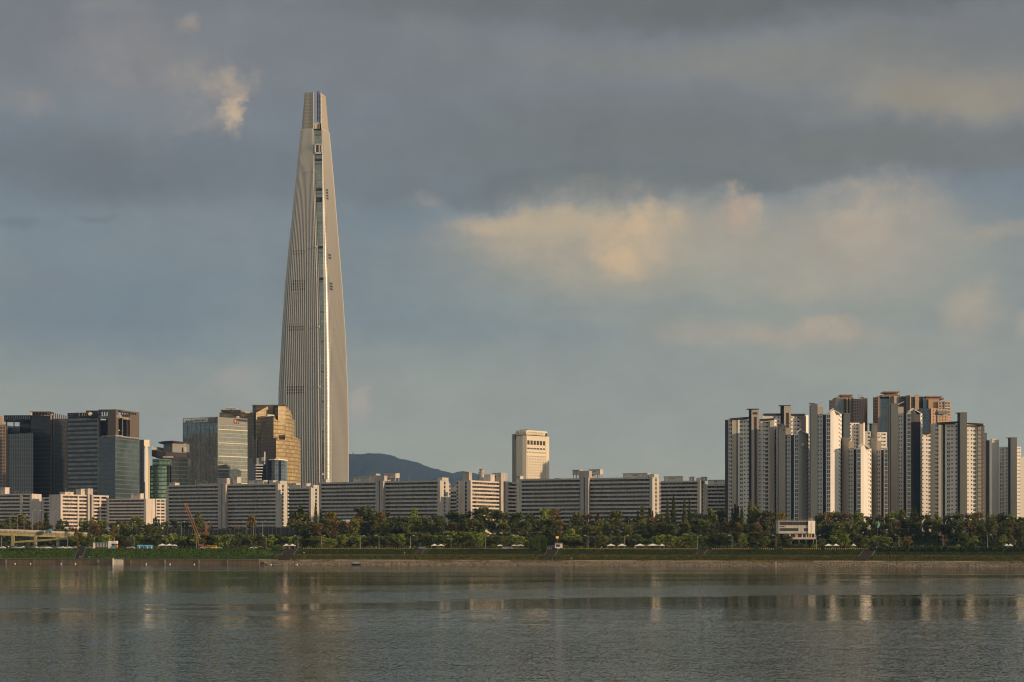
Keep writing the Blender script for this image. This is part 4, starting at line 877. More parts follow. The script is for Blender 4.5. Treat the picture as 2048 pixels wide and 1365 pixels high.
pr_ = MB(); pr_.fbox(f3, s(237), s(243.9), .5, 7, zz(863.2), zz(861.8), 0); pr_.build('terrace_slab', [M['tent']], T)
gl_ = MB(); gl_.fbox(fr1[:3], 1, fr1[3] - 1, 7.5, 8.5, zz(873), zz(838), 0); gl_.build('terrace_glazing', [M['tealdark']], T)
tb = MB(); tb.fbox(fr1[:3], 5, fr1[3], -.6, 7, zz(874.5), zz(872.6), 0); tb.fbox(f3, 0, L, -.4, 9, zz(876.2), zz(873.6), 0); tb.build('terrace_slab', [M['metal']], T)
extra(T, 'roof_plant', 'roof', 197, 223, Y - 6, 819.5, 822.5, 10)
Y = 1720
chain('office_tower', 'narrow grey office slab with a beige stair shaft beside the green rounded building', 'office building', [
 q(276, Y, 288, Y - 3, 880, 'greysteel', [(.55, .68, 's')]), q(288, Y - 4, 299, Y + 4, 880, 'hotel', part='stair_shaft', z=893), q(290.5, Y - 3, 296, Y + 2, 893, 'hotel', part='stair_shaft'), q(296, Y + 4, 300, Y + 10, (893, 930), 'tan', part='stair_shaft')], pitch=3.6, depth=14)
# rounded green glass building
Y = 1760
T = thing('glass_building', 'green glass building with rounded front and wide flat roof canopy', 'office building', (X_(330, Y), Y, 13))
cx, cy, rr = X_(322, Y + 20), Y + 22, 13.5
def cyl(mb, cx, cy, r, a0, a1, z0, z1, n=24, m=0, back=None):
    pts = [(cx + r * math.cos(a0 + (a1 - a0) * i / n), cy + r * math.sin(a0 + (a1 - a0) * i / n)) for i in range(n + 1)]
    if back: pts += back
    mb.prism(pts, z0, z1, m, bottom=True)
b_ = MB(); b_.prism([(X_(298.5, Y + 8), Y + 8)] + [(cx + rr * math.cos(a), cy + rr * math.sin(a)) for a in [math.pi * 1.18 + i * math.pi * .5 / 16 for i in range(17)]] + [(X_(339, Y + 12), Y + 10), (X_(339, Y + 12), Y + 40), (X_(298.5, Y), Y + 40)], 10, Z_(931, Y)); b_.build('rounded_wall', [M['tealglass']], T)
b_ = MB(); b_.prism([(X_(304, Y + 10), Y + 12), (X_(316, Y), Y + 6), (X_(335, Y), Y + 8), (X_(338, Y), Y + 12), (X_(338, Y), Y + 40), (X_(304, Y), Y + 40)], Z_(931, Y), Z_(917, Y)); b_.build('upper_wall', [M['tealglass']], T)
b_ = MB(); b_.prism([(X_(338, Y), Y + 12.5), (X_(350, Y), Y + 16), (X_(366, Y), Y + 26), (X_(366, Y), Y + 45), (X_(338, Y), Y + 45)], 10, Z_(914, Y)); b_.build('shaded_wall', [M['tealdark']], T)  # side wall glass darkened in colour to carry its shade
b_ = MB(); b_.prism([(X_(309, Y), Y + 6), (X_(326, Y), Y + 1), (X_(343, Y), Y + 5), (X_(343, Y), Y + 30), (X_(309, Y), Y + 30)], Z_(915.5, Y), Z_(912.5, Y)); b_.build('roof_rim', [M['metal']], T)
b_ = MB(); b_.prism([(X_(300, Y), Y + 8), (X_(313, Y), Y + 2), (X_(331, Y), Y + 1), (X_(345, Y), Y + 8), (X_(345, Y), Y + 40), (X_(300, Y), Y + 40)], Z_(912.4, Y), [Z_(900, Y), Z_(902, Y), Z_(905, Y), Z_(905, Y), Z_(898, Y), Z_(890, Y)], bottom=True); b_.build('roof', [M['roof']], T)
b_ = MB(); b_.prism([(X_(345, Y), Y + 12), (X_(366, Y), Y + 22), (X_(366, Y), Y + 40), (X_(345, Y), Y + 40)], Z_(913.9, Y), Z_(902, Y)); b_.build('roof', [M['dark']], T)
b_ = MB(); b_.prism([(X_(321, Y), Y + 15), (X_(341, Y), Y + 10), (X_(365, Y), Y + 20), (X_(365, Y), Y + 38), (X_(321, Y), Y + 38)], Z_(904, Y), Z_(885, Y), bottom=True); b_.build('penthouse_wall', [M['greysteel']], T)
b_ = MB(); b_.prism([(X_(308, Y), Y + 22), (X_(321, Y), Y + 12), (X_(344, Y), Y + 6), (X_(366, Y), Y + 16), (X_(366, Y), Y + 42), (X_(311, Y), Y + 42)], [Z_(884.5, Y)] * 6, [Z_(882, Y), Z_(881.5, Y), Z_(881, Y), Z_(883, Y), Z_(882, Y), Z_(882, Y)], bottom=True); b_.build('roof_canopy', [M['roof']], T)
b_ = MB(); b_.box(X_(361, Y), X_(365.6, Y), Y + 16, Y + 19, Z_(902, Y), Z_(893, Y)); b_.build('lit_panel', [M['hotel']], T)
b_ = MB(); b_.prism([(X_(299, Y), Y + 12), (X_(308, Y), Y + 16), (X_(308, Y), Y + 24), (X_(299, Y), Y + 24)], Z_(900, Y), [Z_(892, Y), Z_(896, Y), Z_(896, Y), Z_(892, Y)], bottom=True); b_.build('lit_panel', [M['tan']], T)
# big glass office box
Y = 1880
T = chain('office_tower', 'boxy pale green glass office tower with sign crown above the long grey slab', 'office building', [
 q(366, Y + 24, 436, Y, (845, 846), 'sdsleft', part='mullioned_wall'), q(436, Y, 495, Y + 26, (848, 851), 'sdsright', part='banded_wall')], depth=40)
PA, PB_, PC = pt(366, Y + 24), pt(436, Y), pt(495, Y + 26); fa_, fb2 = frame(PA, PB_), frame(PB_, PC)
for i in range(9): b_ = MB(); a = fa_[3] * i / 8; b_.fbox(fa_[:3], max(0, a - .22), min(fa_[3], a + .22), -.35, 0, 10, Z_(835, Y)); b_.build('mullion', [M['metal']], T)
for py in (858, 885, 911.5, 938, 965): b_ = MB(); b_.fbox(fb2[:3], .2, fb2[3], -.4, 0, Z_(py + 1.8, Y), Z_(py + .3, Y)); b_.build('floor_band', [M['hotel']], T)
b_ = MB(); b_.fbox(fb2[:3], 0, fb2[3], -.02, 30, Z_(848, Y), Z_(834.5, Y)); b_.build('crown_screen', [M['greysteel']], T)
b_ = MB()
for i in range(18): a = fa_[3] * i / 18; b_.fbox(fa_[:3], a, a + .5, 0, .5, Z_(846, Y), Z_(833, Y))
for py in (834.2, 838, 842): b_.fbox(fa_[:3], 0.1, fa_[3] - .1, .1, .42, Z_(py + .8, Y), Z_(py, Y))
b_.build('crown_lattice', [M['metal']], T)
b_ = MB(); b_.fbox(fa_[:3], 1, fa_[3] - 1, 3, 28, Z_(846, Y), Z_(839, Y)); b_.build('plant_room', [M['greysteel']], T)
b_ = MB(); s1, s2_ = s_at(fa_, 387), s_at(fa_, 415.5); b_.fbox(fa_[:3], s1, s2_, -.6, -.1, Z_(844.5, Y + 10), Z_(837.5, Y + 10)); sg = b_.build('sign', [M['tent']], T)
xp = 389.5
for i, (wd, mk) in enumerate(((2.6, 'dark'), (2.6, 'dark'), (2.6, 'dark'), (2.6, 'red'), (2.6, 'red'), (2.6, 'dark'), (4.2, 'teal'))):
    s1, s2_ = s_at(fa_, xp), s_at(fa_, xp + wd - .7); b_ = MB(); b_.fbox(fa_[:3], s1, s2_, -.72, -.6, Z_(842.6, Y + 10), Z_(839.6, Y + 10)); b_.build('sign_character', [M[mk]], sg); xp += wd + .5
b_ = MB(); s1, s2_ = s_at(fb2, 467.5), s_at(fb2, 494.5); b_.fbox(fb2[:3], s1, s2_, -.3, -.03, Z_(848, Y + 20), Z_(839, Y + 20)); sg = b_.build('sign', [M['dark']], T)
b_ = MB(); b_.fbox(fb2[:3], s_at(fb2, 468.5), s_at(fb2, 472), -.55, -.3, Z_(846.5, Y + 20), Z_(840.5, Y + 20)); b_.build('sign_emblem', [M['orange']], sg)
p0 = fb2[0] + fb2[1] * s_at(fb2, 473.2) - fb2[2] * .4; p1 = fb2[0] + fb2[1] * s_at(fb2, 494) - fb2[2] * .4
cu = letters('TVUNUS', 473.2, 494, p0.y, 847.3, M['tent'], sg, 4.6, dirv=(p1 - p0)); cu.location = Vector((p0.x, p0.y, Z_(847.6, p0.y))) - ORG[sg.name]
b_ = MB(); b_.box(X_(473, Y + 30), X_(477.5, Y + 30), Y + 30, Y + 34, Z_(836, Y + 30), Z_(832.8, Y + 30)); b_.build('roof_plant', [M['tent']], T)
# golden stepped towers
Y = 2010
def gold_stack(T, rows):
    for r_ in rows: 
        mb = MB(); (a, Ya), (b, Yb) = r_[0], r_[1]; t = r_[2]; A, B = pt(a, Ya), pt(b, Yb); d = r_[4] if len(r_) > 4 else 24
        m = M[r_[3]]; mb.prism([(A.x, A.y), (B.x, B.y), (B.x, max(Ya, Yb) + d), (A.x, max(Ya, Yb) + d)], 8, [Z_(t[0], Ya), Z_(t[1], Yb), Z_(t[1], Yb), Z_(t[0], Ya)])
        mb.build(r_[5] if len(r_) > 5 else 'glass_wall', [m], T)
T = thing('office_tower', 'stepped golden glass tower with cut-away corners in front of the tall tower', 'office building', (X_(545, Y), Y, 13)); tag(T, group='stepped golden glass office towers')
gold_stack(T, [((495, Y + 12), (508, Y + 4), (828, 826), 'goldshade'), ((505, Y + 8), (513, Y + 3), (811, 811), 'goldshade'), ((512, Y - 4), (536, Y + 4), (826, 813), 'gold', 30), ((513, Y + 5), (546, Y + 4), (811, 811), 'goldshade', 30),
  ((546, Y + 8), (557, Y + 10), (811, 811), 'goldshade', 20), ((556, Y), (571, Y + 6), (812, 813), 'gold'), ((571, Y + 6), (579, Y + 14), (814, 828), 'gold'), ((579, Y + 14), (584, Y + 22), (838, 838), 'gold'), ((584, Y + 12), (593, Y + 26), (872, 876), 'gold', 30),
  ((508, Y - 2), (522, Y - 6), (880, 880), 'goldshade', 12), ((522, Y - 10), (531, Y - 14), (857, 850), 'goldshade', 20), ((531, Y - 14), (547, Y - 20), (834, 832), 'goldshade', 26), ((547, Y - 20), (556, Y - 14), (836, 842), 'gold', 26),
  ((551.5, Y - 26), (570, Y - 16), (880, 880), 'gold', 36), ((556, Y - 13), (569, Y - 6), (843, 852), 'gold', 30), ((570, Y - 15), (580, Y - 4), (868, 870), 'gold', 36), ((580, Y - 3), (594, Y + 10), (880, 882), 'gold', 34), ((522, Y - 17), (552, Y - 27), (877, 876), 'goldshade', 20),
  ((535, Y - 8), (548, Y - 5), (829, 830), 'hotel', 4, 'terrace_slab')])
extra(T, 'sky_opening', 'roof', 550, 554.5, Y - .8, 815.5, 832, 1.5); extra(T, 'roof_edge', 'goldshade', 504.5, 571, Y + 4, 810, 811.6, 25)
b_ = MB(); b_.prism([(X_(514, Y), Y + 8), (X_(527, Y), Y + 8), (X_(527, Y), Y + 16), (X_(514, Y), Y + 16)], Z_(810.5, Y), [Z_(807, Y), Z_(809.5, Y), Z_(809.5, Y), Z_(807, Y)], bottom=True); b_.build('roof_wing', [M['hotel']], T)
for py in range(838, 964, 8): b_ = MB(); b_.box(X_(568, Y - 18), X_(579, Y - 10), Y - 21, Y - 16, Z_(py + 1.6, Y), Z_(py, Y)); 
for a in (505.5, 512.5): extra(T, 'vertical_rib', 'tan', a, a + 1.4, Y - 1 if a < 510 else Y - 4.5, 872, 930, 2)
Y = 2060
T = thing('office_tower', 'lower golden glass tower rising just behind the sign crown of the boxy office', 'office building', (X_(465, Y), Y, 13)); tag(T, group='stepped golden glass office towers')
gold_stack(T, [((439, Y + 10), (443, Y + 2), (826, 824), 'goldshade'), ((443, Y), (481, Y - 12), (822, 821), 'goldshade'), ((481, Y - 12), (504, Y + 4), (821, 826), 'gold'), ((443, Y - 6), (464, Y - 16), (825, 830), 'gold', 12), ((464, Y - 16), (481, Y - 20), (831, 837), 'gold', 10), ((484, Y - 20), (503, Y - 10), (838, 824), 'gold', 10), ((496, Y - 22), (508, Y - 20), (832, 827), 'goldshade', 12)])
extra(T, 'roof_edge', 'goldshade', 441, 482, Y - 6, 820, 821.5, 20)
b_ = MB(); b_.prism([(X_(450, Y), Y), (X_(472, Y), Y), (X_(472, Y), Y + 10), (X_(450, Y), Y + 10)], [Z_(817.5, Y)] * 4, Z_(816.3, Y), bottom=True); b_.box(X_(459, Y), X_(463, Y), Y + 2, Y + 6, Z_(820, Y), Z_(815.5, Y)); b_.build('roof_wing', [M['hotel']], T)
# small white-balconied block and the blue glass one
Y = 1850
T = chain('office_block', 'small pale office block with white balcony bands and a thin white mast fin', 'office building', [
 q(495, Y + 8, 507, Y + 4, 917, 'greysteel'), q(507, Y + 4, 513, Y + 2, 930, 'greysteel', [(.2, .7, 'm')]), q(513, Y + 3, 530, Y + 6, (917, 914), 'greysteel', z=929), q(513, Y + 6, 526, Y + 9, 930, 'dark', part='glass_wall'), q(526, Y + 8, 533, Y + 14, 930, 'sdsright', part='glass_wall')], depth=20, pitch=2.9)
for py in (929.5, 935, 940.7, 946.5, 952, 957.7): extra(T, 'balcony_band', 'white', 511.5, 526 - (py - 929) * .12, Y + 1, py, py + 2.1, 4)
extra(T, 'mast_fin', 'white', 528.3, 530.3, Y + 2, 904, 929, 1.5)
T = thing('glass_building', 'small blue glass office block with white roof rim at the foot of the golden tower', 'office building', (X_(550, Y), Y, 13))
b_ = MB(); b_.prism([(X_(532, Y), Y + 20), (X_(537, Y), Y + 8), (X_(543, Y), Y + 1), (X_(550, Y), Y - 2), (X_(558, Y), Y - 1), (X_(564, Y), Y + 5), (X_(567.5, Y), Y + 14), (X_(567.5, Y), Y + 30), (X_(532, Y), Y + 30)], 10, Z_(920.5, Y)); b_.build('glass_wall', [M['bluecyl']], T)
b_ = MB(); b_.prism([(X_(531.5, Y), Y + 19), (X_(537, Y), Y + 7), (X_(543, Y), Y + 0), (X_(550, Y), Y - 3), (X_(558, Y), Y - 2), (X_(564.5, Y), Y + 4), (X_(568, Y), Y + 14), (X_(568, Y), Y + 31), (X_(531.5, Y), Y + 31)], Z_(920.5, Y), Z_(918.3, Y), bottom=True); b_.build('roof_rim', [M['white']], T)
extra(T, 'dark_fin', 'navy', 534.5, 541.5, Y + 2, 921, 1000, 3, fwd=1); extra(T, 'dark_fin', 'navy', 558.5, 562, Y - 1, 922, 1000, 2, fwd=.6)
# white hotel tower
Y = 2000
T = thing('hotel_tower', 'cream hotel tower with rows of small square windows and roof lettering', 'hotel', (X_(1060, Y), Y, 13))
A = pt(1053, Y + 2); B = pt(1094, Y + 26); fr = frame(A, B); t_, n_ = fr[1], fr[2]
b_ = MB(); pts = [(X_(1023.5, Y + 30), Y + 34), (X_(1028, Y + 26), Y + 24), (X_(1033, Y), Y + 15), (X_(1038, Y), Y + 8), (X_(1045, Y), Y + 3), (A.x, A.y), (B.x, B.y)]
c0 = B; pts += [(c0.x + 2.2, c0.y + 3), (c0.x + 2.6, c0.y + 8), (c0.x + 2.6, c0.y + 22), (X_(1030, Y), Y + 60)]
b_.prism(pts[2:], 8, Z_(871, Y)); b_.build('wall', [M['hotel']], T)
b_ = MB(); b_.prism([(X_(1024.3, Y + 30), Y + 32), (X_(1029, Y + 30), Y + 26), (X_(1033, Y + 30), Y + 30), (X_(1033, Y + 30), Y + 55), (X_(1024.3, Y + 30), Y + 55)], 8, Z_(869, Y + 30)); b_.build('side_wing', [M['greysteel']], T)
b_ = MB(); b_.prism([(X_(1029, Y + 20), Y + 24), (X_(1032.6, Y + 20), Y + 18), (X_(1032.6, Y + 20), Y + 25.9), (X_(1029, Y + 20), Y + 25.9)], 8, Z_(879, Y + 20)); b_.build('side_glazing', [M['win']], T)
cr_ = [(p[0] * 1 + (.0 if i else -.4), p[1] - .5) for i, p in enumerate(pts[2:])]
b_ = MB(); b_.prism(cr_[:5] + [(c0.x - .3, c0.y - .9), (c0.x + .5, c0.y + 4), (c0.x + .5, c0.y + 20), (X_(1030, Y), Y + 58)], Z_(869.5, Y), [Z_(860.5, Y)] * 5 + [Z_(864.8, Y + 26)] * 2 + [Z_(862, Y)] * 2, bottom=True); b_.build('roof_parapet', [M['hotel']], T)
b_ = MB(); b_.prism([(X_(1039, Y), Y + 20), (X_(1056, Y), Y + 14), (X_(1056, Y), Y + 30), (X_(1039, Y), Y + 30)], Z_(861, Y), Z_(857.8, Y)); b_.build('roof_plant', [M['greysteel']], T)
L = fr[3]; w12 = MB(); cnt = 0
s = lambda px: s_at(fr, px)
for i in range(6):
    a0 = L * (.04 + i * .152); 
    for (yt, yb, nm) in ((881.5, 890, 'louvre'), (896, 899, 'wide_window')):
        b_ = MB(); b_.fbox(fr[:3], a0, a0 + L * .105, -.12, .2, Z_(yb, Y + 8), Z_(yt, Y + 8)); b_.build(nm, [M['roof'] if nm == 'louvre' else M['win']], T)
me = None; rows = [904] + [912 + i * 5.47 for i in range(14)]
rest = MB()
for ri, py in enumerate(rows):
    for i in range(12):
        a0 = L * (.04 + i * .0785); zt = Z_(py, Y + 8)
        if cnt < 100:
            if me is None:
                b_ = MB(); b_.fbox(fr[:3], a0, a0 + .95, -.1, .2, zt - 1.45, zt); me = b_.mesh('window', [M['win']], T.location); a_first, z_first = a0, zt
            d = t_ * (a0 - a_first); link('window', me, T, (d.x, d.y, zt - z_first)); cnt += 1
        else: rest.fbox(fr[:3], a0, a0 + .95, -.1, .2, zt - 1.45, zt)
o = rest.build('window_field', [M['win']], T); o['kind'] = 'stuff'
for i in range(7):
    b_ = MB(); a0 = L * (.015 + i * .152); b_.fbox(fr[:3], a0 - .1, a0 + .12, -.22, 0, Z_(903, Y), Z_(872, Y)); b_.build('pilaster', [M['hotel']], T)
p0 = A + t_ * (L * -.02) - n_ * 1.3; p1 = A + t_ * (L * .80) - n_ * 1.3
sg = MB(); sg.fbox((A, t_, n_), L * -.06, L * .82, -1.2, -.9, Z_(868, Y), Z_(862.6, Y)); so = sg.build('sign_board', [M['hotel']], T)
lt_ = letters('LOTTE HOTEL WORLD', 1052, 1086, p0.y, 866.9, M['brownst'], so, 3.0, dirv=(p1 - p0)); lt_.location = Vector((p0.x, p0.y, Z_(866.7, p0.y))) - ORG[so.name]
b_ = MB(); c_ = B - n_ * 1 - t_ * 2; b_.tube([Vector((c_.x, c_.y, Z_(869.5, Y + 20))), Vector((c_.x - .5, c_.y - .9, Z_(869.5, Y + 20)))], 1.7, 12); b_.build('round_emblem', [M['metal']], so)
for i in range(3): b_ = MB(); c_ = Vector((X_(1034 + i * 2.6, Y), Y + 12 - i * 4)); b_.tube([Vector((c_.x, c_.y, Z_(868, Y))), Vector((c_.x, c_.y - .5, Z_(861, Y)))], .35, 6); b_.build('parapet_bracket', [M['tent']], T)
# chimney
Y = 1420
T = thing('chimney', 'pale round concrete chimney rising behind the sunlit cream slab', 'chimney', (X_(963.5, Y), Y, 13))
b_ = MB(); b_.tube([Vector((X_(963.5, Y), Y, 10)), Vector((X_(963.5, Y), Y, Z_(941, Y)))], [2.2, 1.75], 20); b_.build('shaft', [M['cream']], T, smooth=False)
b_ = MB(); b_.tube([Vector((X_(963.5, Y), Y, Z_(941.2, Y))), Vector((X_(963.5, Y), Y, Z_(938.5, Y)))], 1.9, 20); b_.build('rim', [M['metal']], T)
b_ = MB(); b_.tube([Vector((X_(958, Y), Y + 4, 10)), Vector((X_(958, Y), Y + 4, Z_(944, Y)))], .5, 10); b_.build('flue', [M['metal']], T)
# green roof sign board on the cream slab
T = thing('roof_banner', 'bright green tarpaulin hung over the parapet of the sunlit cream slab', 'banner', (X_(1018, 1322), 1318, Z_(971, 1322)))
b_ = MB(); b_.box(X_(1013, 1320), X_(1024, 1320), 1317.0, 1317.4, Z_(971.5, 1320), Z_(966, 1320)); b_.build('sheet', [M['green']], T)
# ------------------------------------------------------------------ trees
def leaf_mat(name, c, c2):
    m, n, b = mat(name)
    oi = n.new('ShaderNodeObjectInfo').outputs['Random']
    g = n.new('ShaderNodeNewGeometry'); rp = g.outputs['Random Per Island']
    q_ = n.noise(g.outputs['Position'], .35, 3, .6)
    cc = n.mix(n.mr(q_, .38, .62), c, c2); cc = n.vm('SCALE', cc, n.m('ADD', .55, n.m('ADD', n.m('MULTIPLY', rp, .6), n.m('MULTIPLY', oi, .45))))
    n.put(b.inputs['Base Color'], cc); b.inputs['Roughness'].default_value = .8; b.inputs['Specular IOR Level'].default_value = .15
    return m
LM = {'olive': leaf_mat('olive_leaves', (.150, .158, .034), (.090, .105, .027)), 'dark': leaf_mat('dark_green_leaves', (.062, .080, .026), (.080, .088, .026)),
      'bright': leaf_mat('yellow_green_leaves', (.22, .26, .042), (.135, .175, .036)), 'autumn': leaf_mat('autumn_leaves', (.17, .115, .034), (.11, .09, .028)),
      'golden': leaf_mat('golden_leaves', (.26, .18, .026), (.14, .12, .022)), 'pale': leaf_mat('pale_green_leaves', (.12, .135, .05), (.085, .10, .04))}
bark = paint('bark', (.09, .07, .05), .2, .9)
def crown_mesh(kind, mk, seed, n=1500):
    rnd = random.Random(seed); mb = MB(); pts = []
    def quad(c, sx, sz):
        a = Vector((rnd.gauss(0, 1), rnd.gauss(0, 1), rnd.gauss(0, .7))).normalized(); b_ = a.cross(Vector((rnd.gauss(0, 1), rnd.gauss(0, 1), rnd.gauss(0, 1)))).normalized()
        a = Vector((a.x * sx, a.y * sx, a.z * sz)); b_ = Vector((b_.x * sx, b_.y * sx, b_.z * sz))
        mb.face([c - a * .9 - b_ * .3, c - b_, c + a - b_ * .1, c + b_ * .9])
    if kind in ('broad', 'shrub', 'thin'):
        lobes = []; nl = {'broad': 22, 'shrub': 10, 'thin': 7}[kind]; zc = .57 if kind != 'shrub' else .48; hz_ = .42 if kind != 'shrub' else .45
        for i in range(nl):
            a = rnd.uniform(0, 6.28); r = rnd.uniform(.16, .40); z = zc + rnd.uniform(-.95, .92) * (hz_ - .08); r *= math.sqrt(max(.12, 1 - ((z - zc) / hz_) ** 2))
            lobes.append((Vector((r * math.cos(a), r * math.sin(a), z)), rnd.uniform(.12, .19), rnd.uniform(.07, .12)))
        lobes += [(Vector((0, 0, zc + hz_ * .5)), .22, .18), (Vector((0, 0, zc)), .34, .26), (Vector((0, 0, zc)), .34, .26)]
        for i in range(n):
            c, rr_, rz = rnd.choice(lobes); d = Vector((rnd.gauss(0, 1), rnd.gauss(0, 1), rnd.gauss(0, 1))).normalized(); t = rnd.random() ** .45
            p = c + Vector((d.x * rr_, d.y * rr_, d.z * rz)) * t * rnd.uniform(.85, 1.15)
            if p.z > .06: quad(p,   .046 if kind != 'thin' else .05, .026 if kind != 'thin' else .03)
    elif kind == 'poplar':
        sp = [(rnd.uniform(-.24, .24), rnd.uniform(-.2, .2), rnd.uniform(.8, 1.0)) for _ in range(5)] + [(0, 0, 1.0)]
        for i in range(n):
            x, y, h = rnd.choice(sp); t = rnd.random(); z = .14 + (h - .14) * t; r = .26 * (math.sin(min(1, t * 1.15 + .12) * math.pi) ** .7 + .05) * (1 - .35 * t); a = rnd.uniform(0, 6.28); q_ = rnd.random() ** .5
            quad(Vector((x * (1 - .3 * t) + r * q_ * math.cos(a), y + r * q_ * math.sin(a), z)), .06, .022)
    elif kind == 'conifer':
        for i in range(n):
            t = rnd.random() ** 1.3; z = .1 + .9 * t; tier = .8 + .2 * math.sin(z * 46); r = (.46 * (1 - t) ** .85 + .02) * tier; a = rnd.uniform(0, 6.28); q_ = rnd.random() ** .45
            quad(Vector((r * q_ * math.cos(a), r * q_ * math.sin(a), z)), .065, .02)
    elif kind == 'willow':
        for i in range(120):
            a = rnd.uniform(0, 6.28); r = rnd.uniform(.1, .48); zt = .98 - .9 * r * r - rnd.uniform(0, .12); zb = max(.03, zt - rnd.uniform(.3, .75)); x, y = r * math.cos(a), r * math.sin(a)
            k_ = 8
            for j in range(k_):
                z = zt + (zb - zt) * j / k_; o = (j / k_) * .05; w_ = .022
                dx_ = rnd.uniform(-.01, .01)
                mb.face([(x * (1 + o) - w_ + dx_, y * (1 + o) - w_, z), (x * (1 + o) + w_ + dx_, y * (1 + o) + w_ * .4, z), (x * (1 + o) + w_, y * (1 + o) + w_, z + (zb - zt) / k_ * .9), (x * (1 + o) - w_, y * (1 + o), z + (zb - zt) / k_)])
    return mb.mesh('crown', [LM[mk]])
def trunk_mesh(kind, seed):
    rnd = random.Random(seed); mb = MB(); top = {'broad': .6, 'shrub': .35, 'thin': .75, 'poplar': .85, 'conifer': .95, 'willow': .7}[kind]; r = {'broad': .035, 'shrub': .02, 'thin': .018, 'poplar': .05, 'conifer': .04, 'willow': .05}[kind]
    mb.tube([Vector((0, 0, -.06)), Vector((rnd.uniform(-.02, .02), 0, top * .4)), Vector((0, rnd.uniform(-.03, .03), top))], [r * 1.3, r, r * .3], 6)
    for i in range(5):
        a = rnd.uniform(0, 6.28); z = top * rnd.uniform(.4, .75); e = Vector((math.cos(a) * .28, math.sin(a) * .28, min(.95, z + .22))) if kind not in ('poplar', 'conifer') else Vector((math.cos(a) * .15, math.sin(a) * .15, min(.95, z + .2)))
        mb.tube([Vector((0, 0, z)), (Vector((0, 0, z)) + e) / 2 + Vector((0, 0, -.02)), e], [r * .5, r * .35, r * .12], 4)
    return mb.mesh('trunk', [bark])
VAR = {}
sd = 100
for kd, mks, cnt_ in (('broad', ('olive', 'dark', 'bright', 'autumn', 'golden', 'pale'), 3), ('poplar', ('olive', 'dark', 'autumn'), 2), ('conifer', ('dark', 'olive', 'autumn'), 2), ('willow', ('bright',), 1), ('shrub', ('olive', 'dark', 'bright', 'autumn', 'pale'), 2), ('thin', ('olive', 'autumn', 'bright', 'golden'), 2)):
    for mk in mks:
        for i in range(cnt_): sd += 1; VAR.setdefault((kd, mk), []).append((crown_mesh(kd, mk, sd, {'thin': 300, 'shrub': 340}.get(kd, 1500)), trunk_mesh(kd, sd)))
LMK = [(0, 75, 'the block behind the overpass'), (75, 118, 'the gap beside the sunlit cream block'), (118, 218, 'the sunlit cream block'), (218, 332, 'the arched balcony gable'), (332, 405, 'the orange crane boom'), (405, 500, 'the stair tower of the crane slab'),
       (500, 572, 'the golden office tower'), (572, 640, 'the short slab at the skyscraper'), (640, 700, 'the skyscraper base'), (700, 775, 'the pink roof houses'), (775, 860, 'the mountain ridge peak'), (860, 930, 'the slab end by the mountain'), (930, 1020, 'the sunlit peach-roofed slab'),
       (1020, 1100, 'the cream hotel tower'), (1100, 1180, 'the stilted roof house'), (1180, 1250, 'the longest slab, plain roof'), (1250, 1325, 'the longest slab end'), (1325, 1400, 'the slab before the white towers'), (1400, 1450, 'the last grey slab'),
       (1450, 1556, 'the first white apartment tower'), (1556, 1635, 'the white riverside cafe'), (1635, 1690, 'the tallest sunlit gable'), (1690, 1745, 'the small sunlit gable'), (1745, 1782, 'the cut-off small tower'), (1782, 1845, 'the charcoal gable tower'), (1845, 1890, 'the wedged white tower'),
       (1890, 1970, 'the wide brown-bay tower'), (1970, 2060, 'the farther rounded-gable tower')]
ORDN = ['first', 'second', 'third', 'fourth', 'fifth', 'sixth', 'seventh', 'eighth', 'ninth', 'tenth', 'eleventh', 'twelfth', 'thirteenth', 'fourteenth', 'fifteenth', 'sixteenth', 'seventeenth', 'eighteenth']
def lmk(px):
    for a, b, t in LMK:
        if px < b: return t
    return LMK[-1][2]
KW = {'broad': 'broad', 'poplar': 'upright', 'conifer': 'pointed', 'willow': 'weeping', 'shrub': 'low', 'thin': 'slender'}
CW = {'olive': 'olive', 'dark': 'dark green', 'bright': 'yellow-green', 'autumn': 'russet', 'golden': 'golden', 'pale': 'pale green'}
plants = []   # (px, ytop, width px, kind, colour, w, row)
rt_ = random.Random(11)
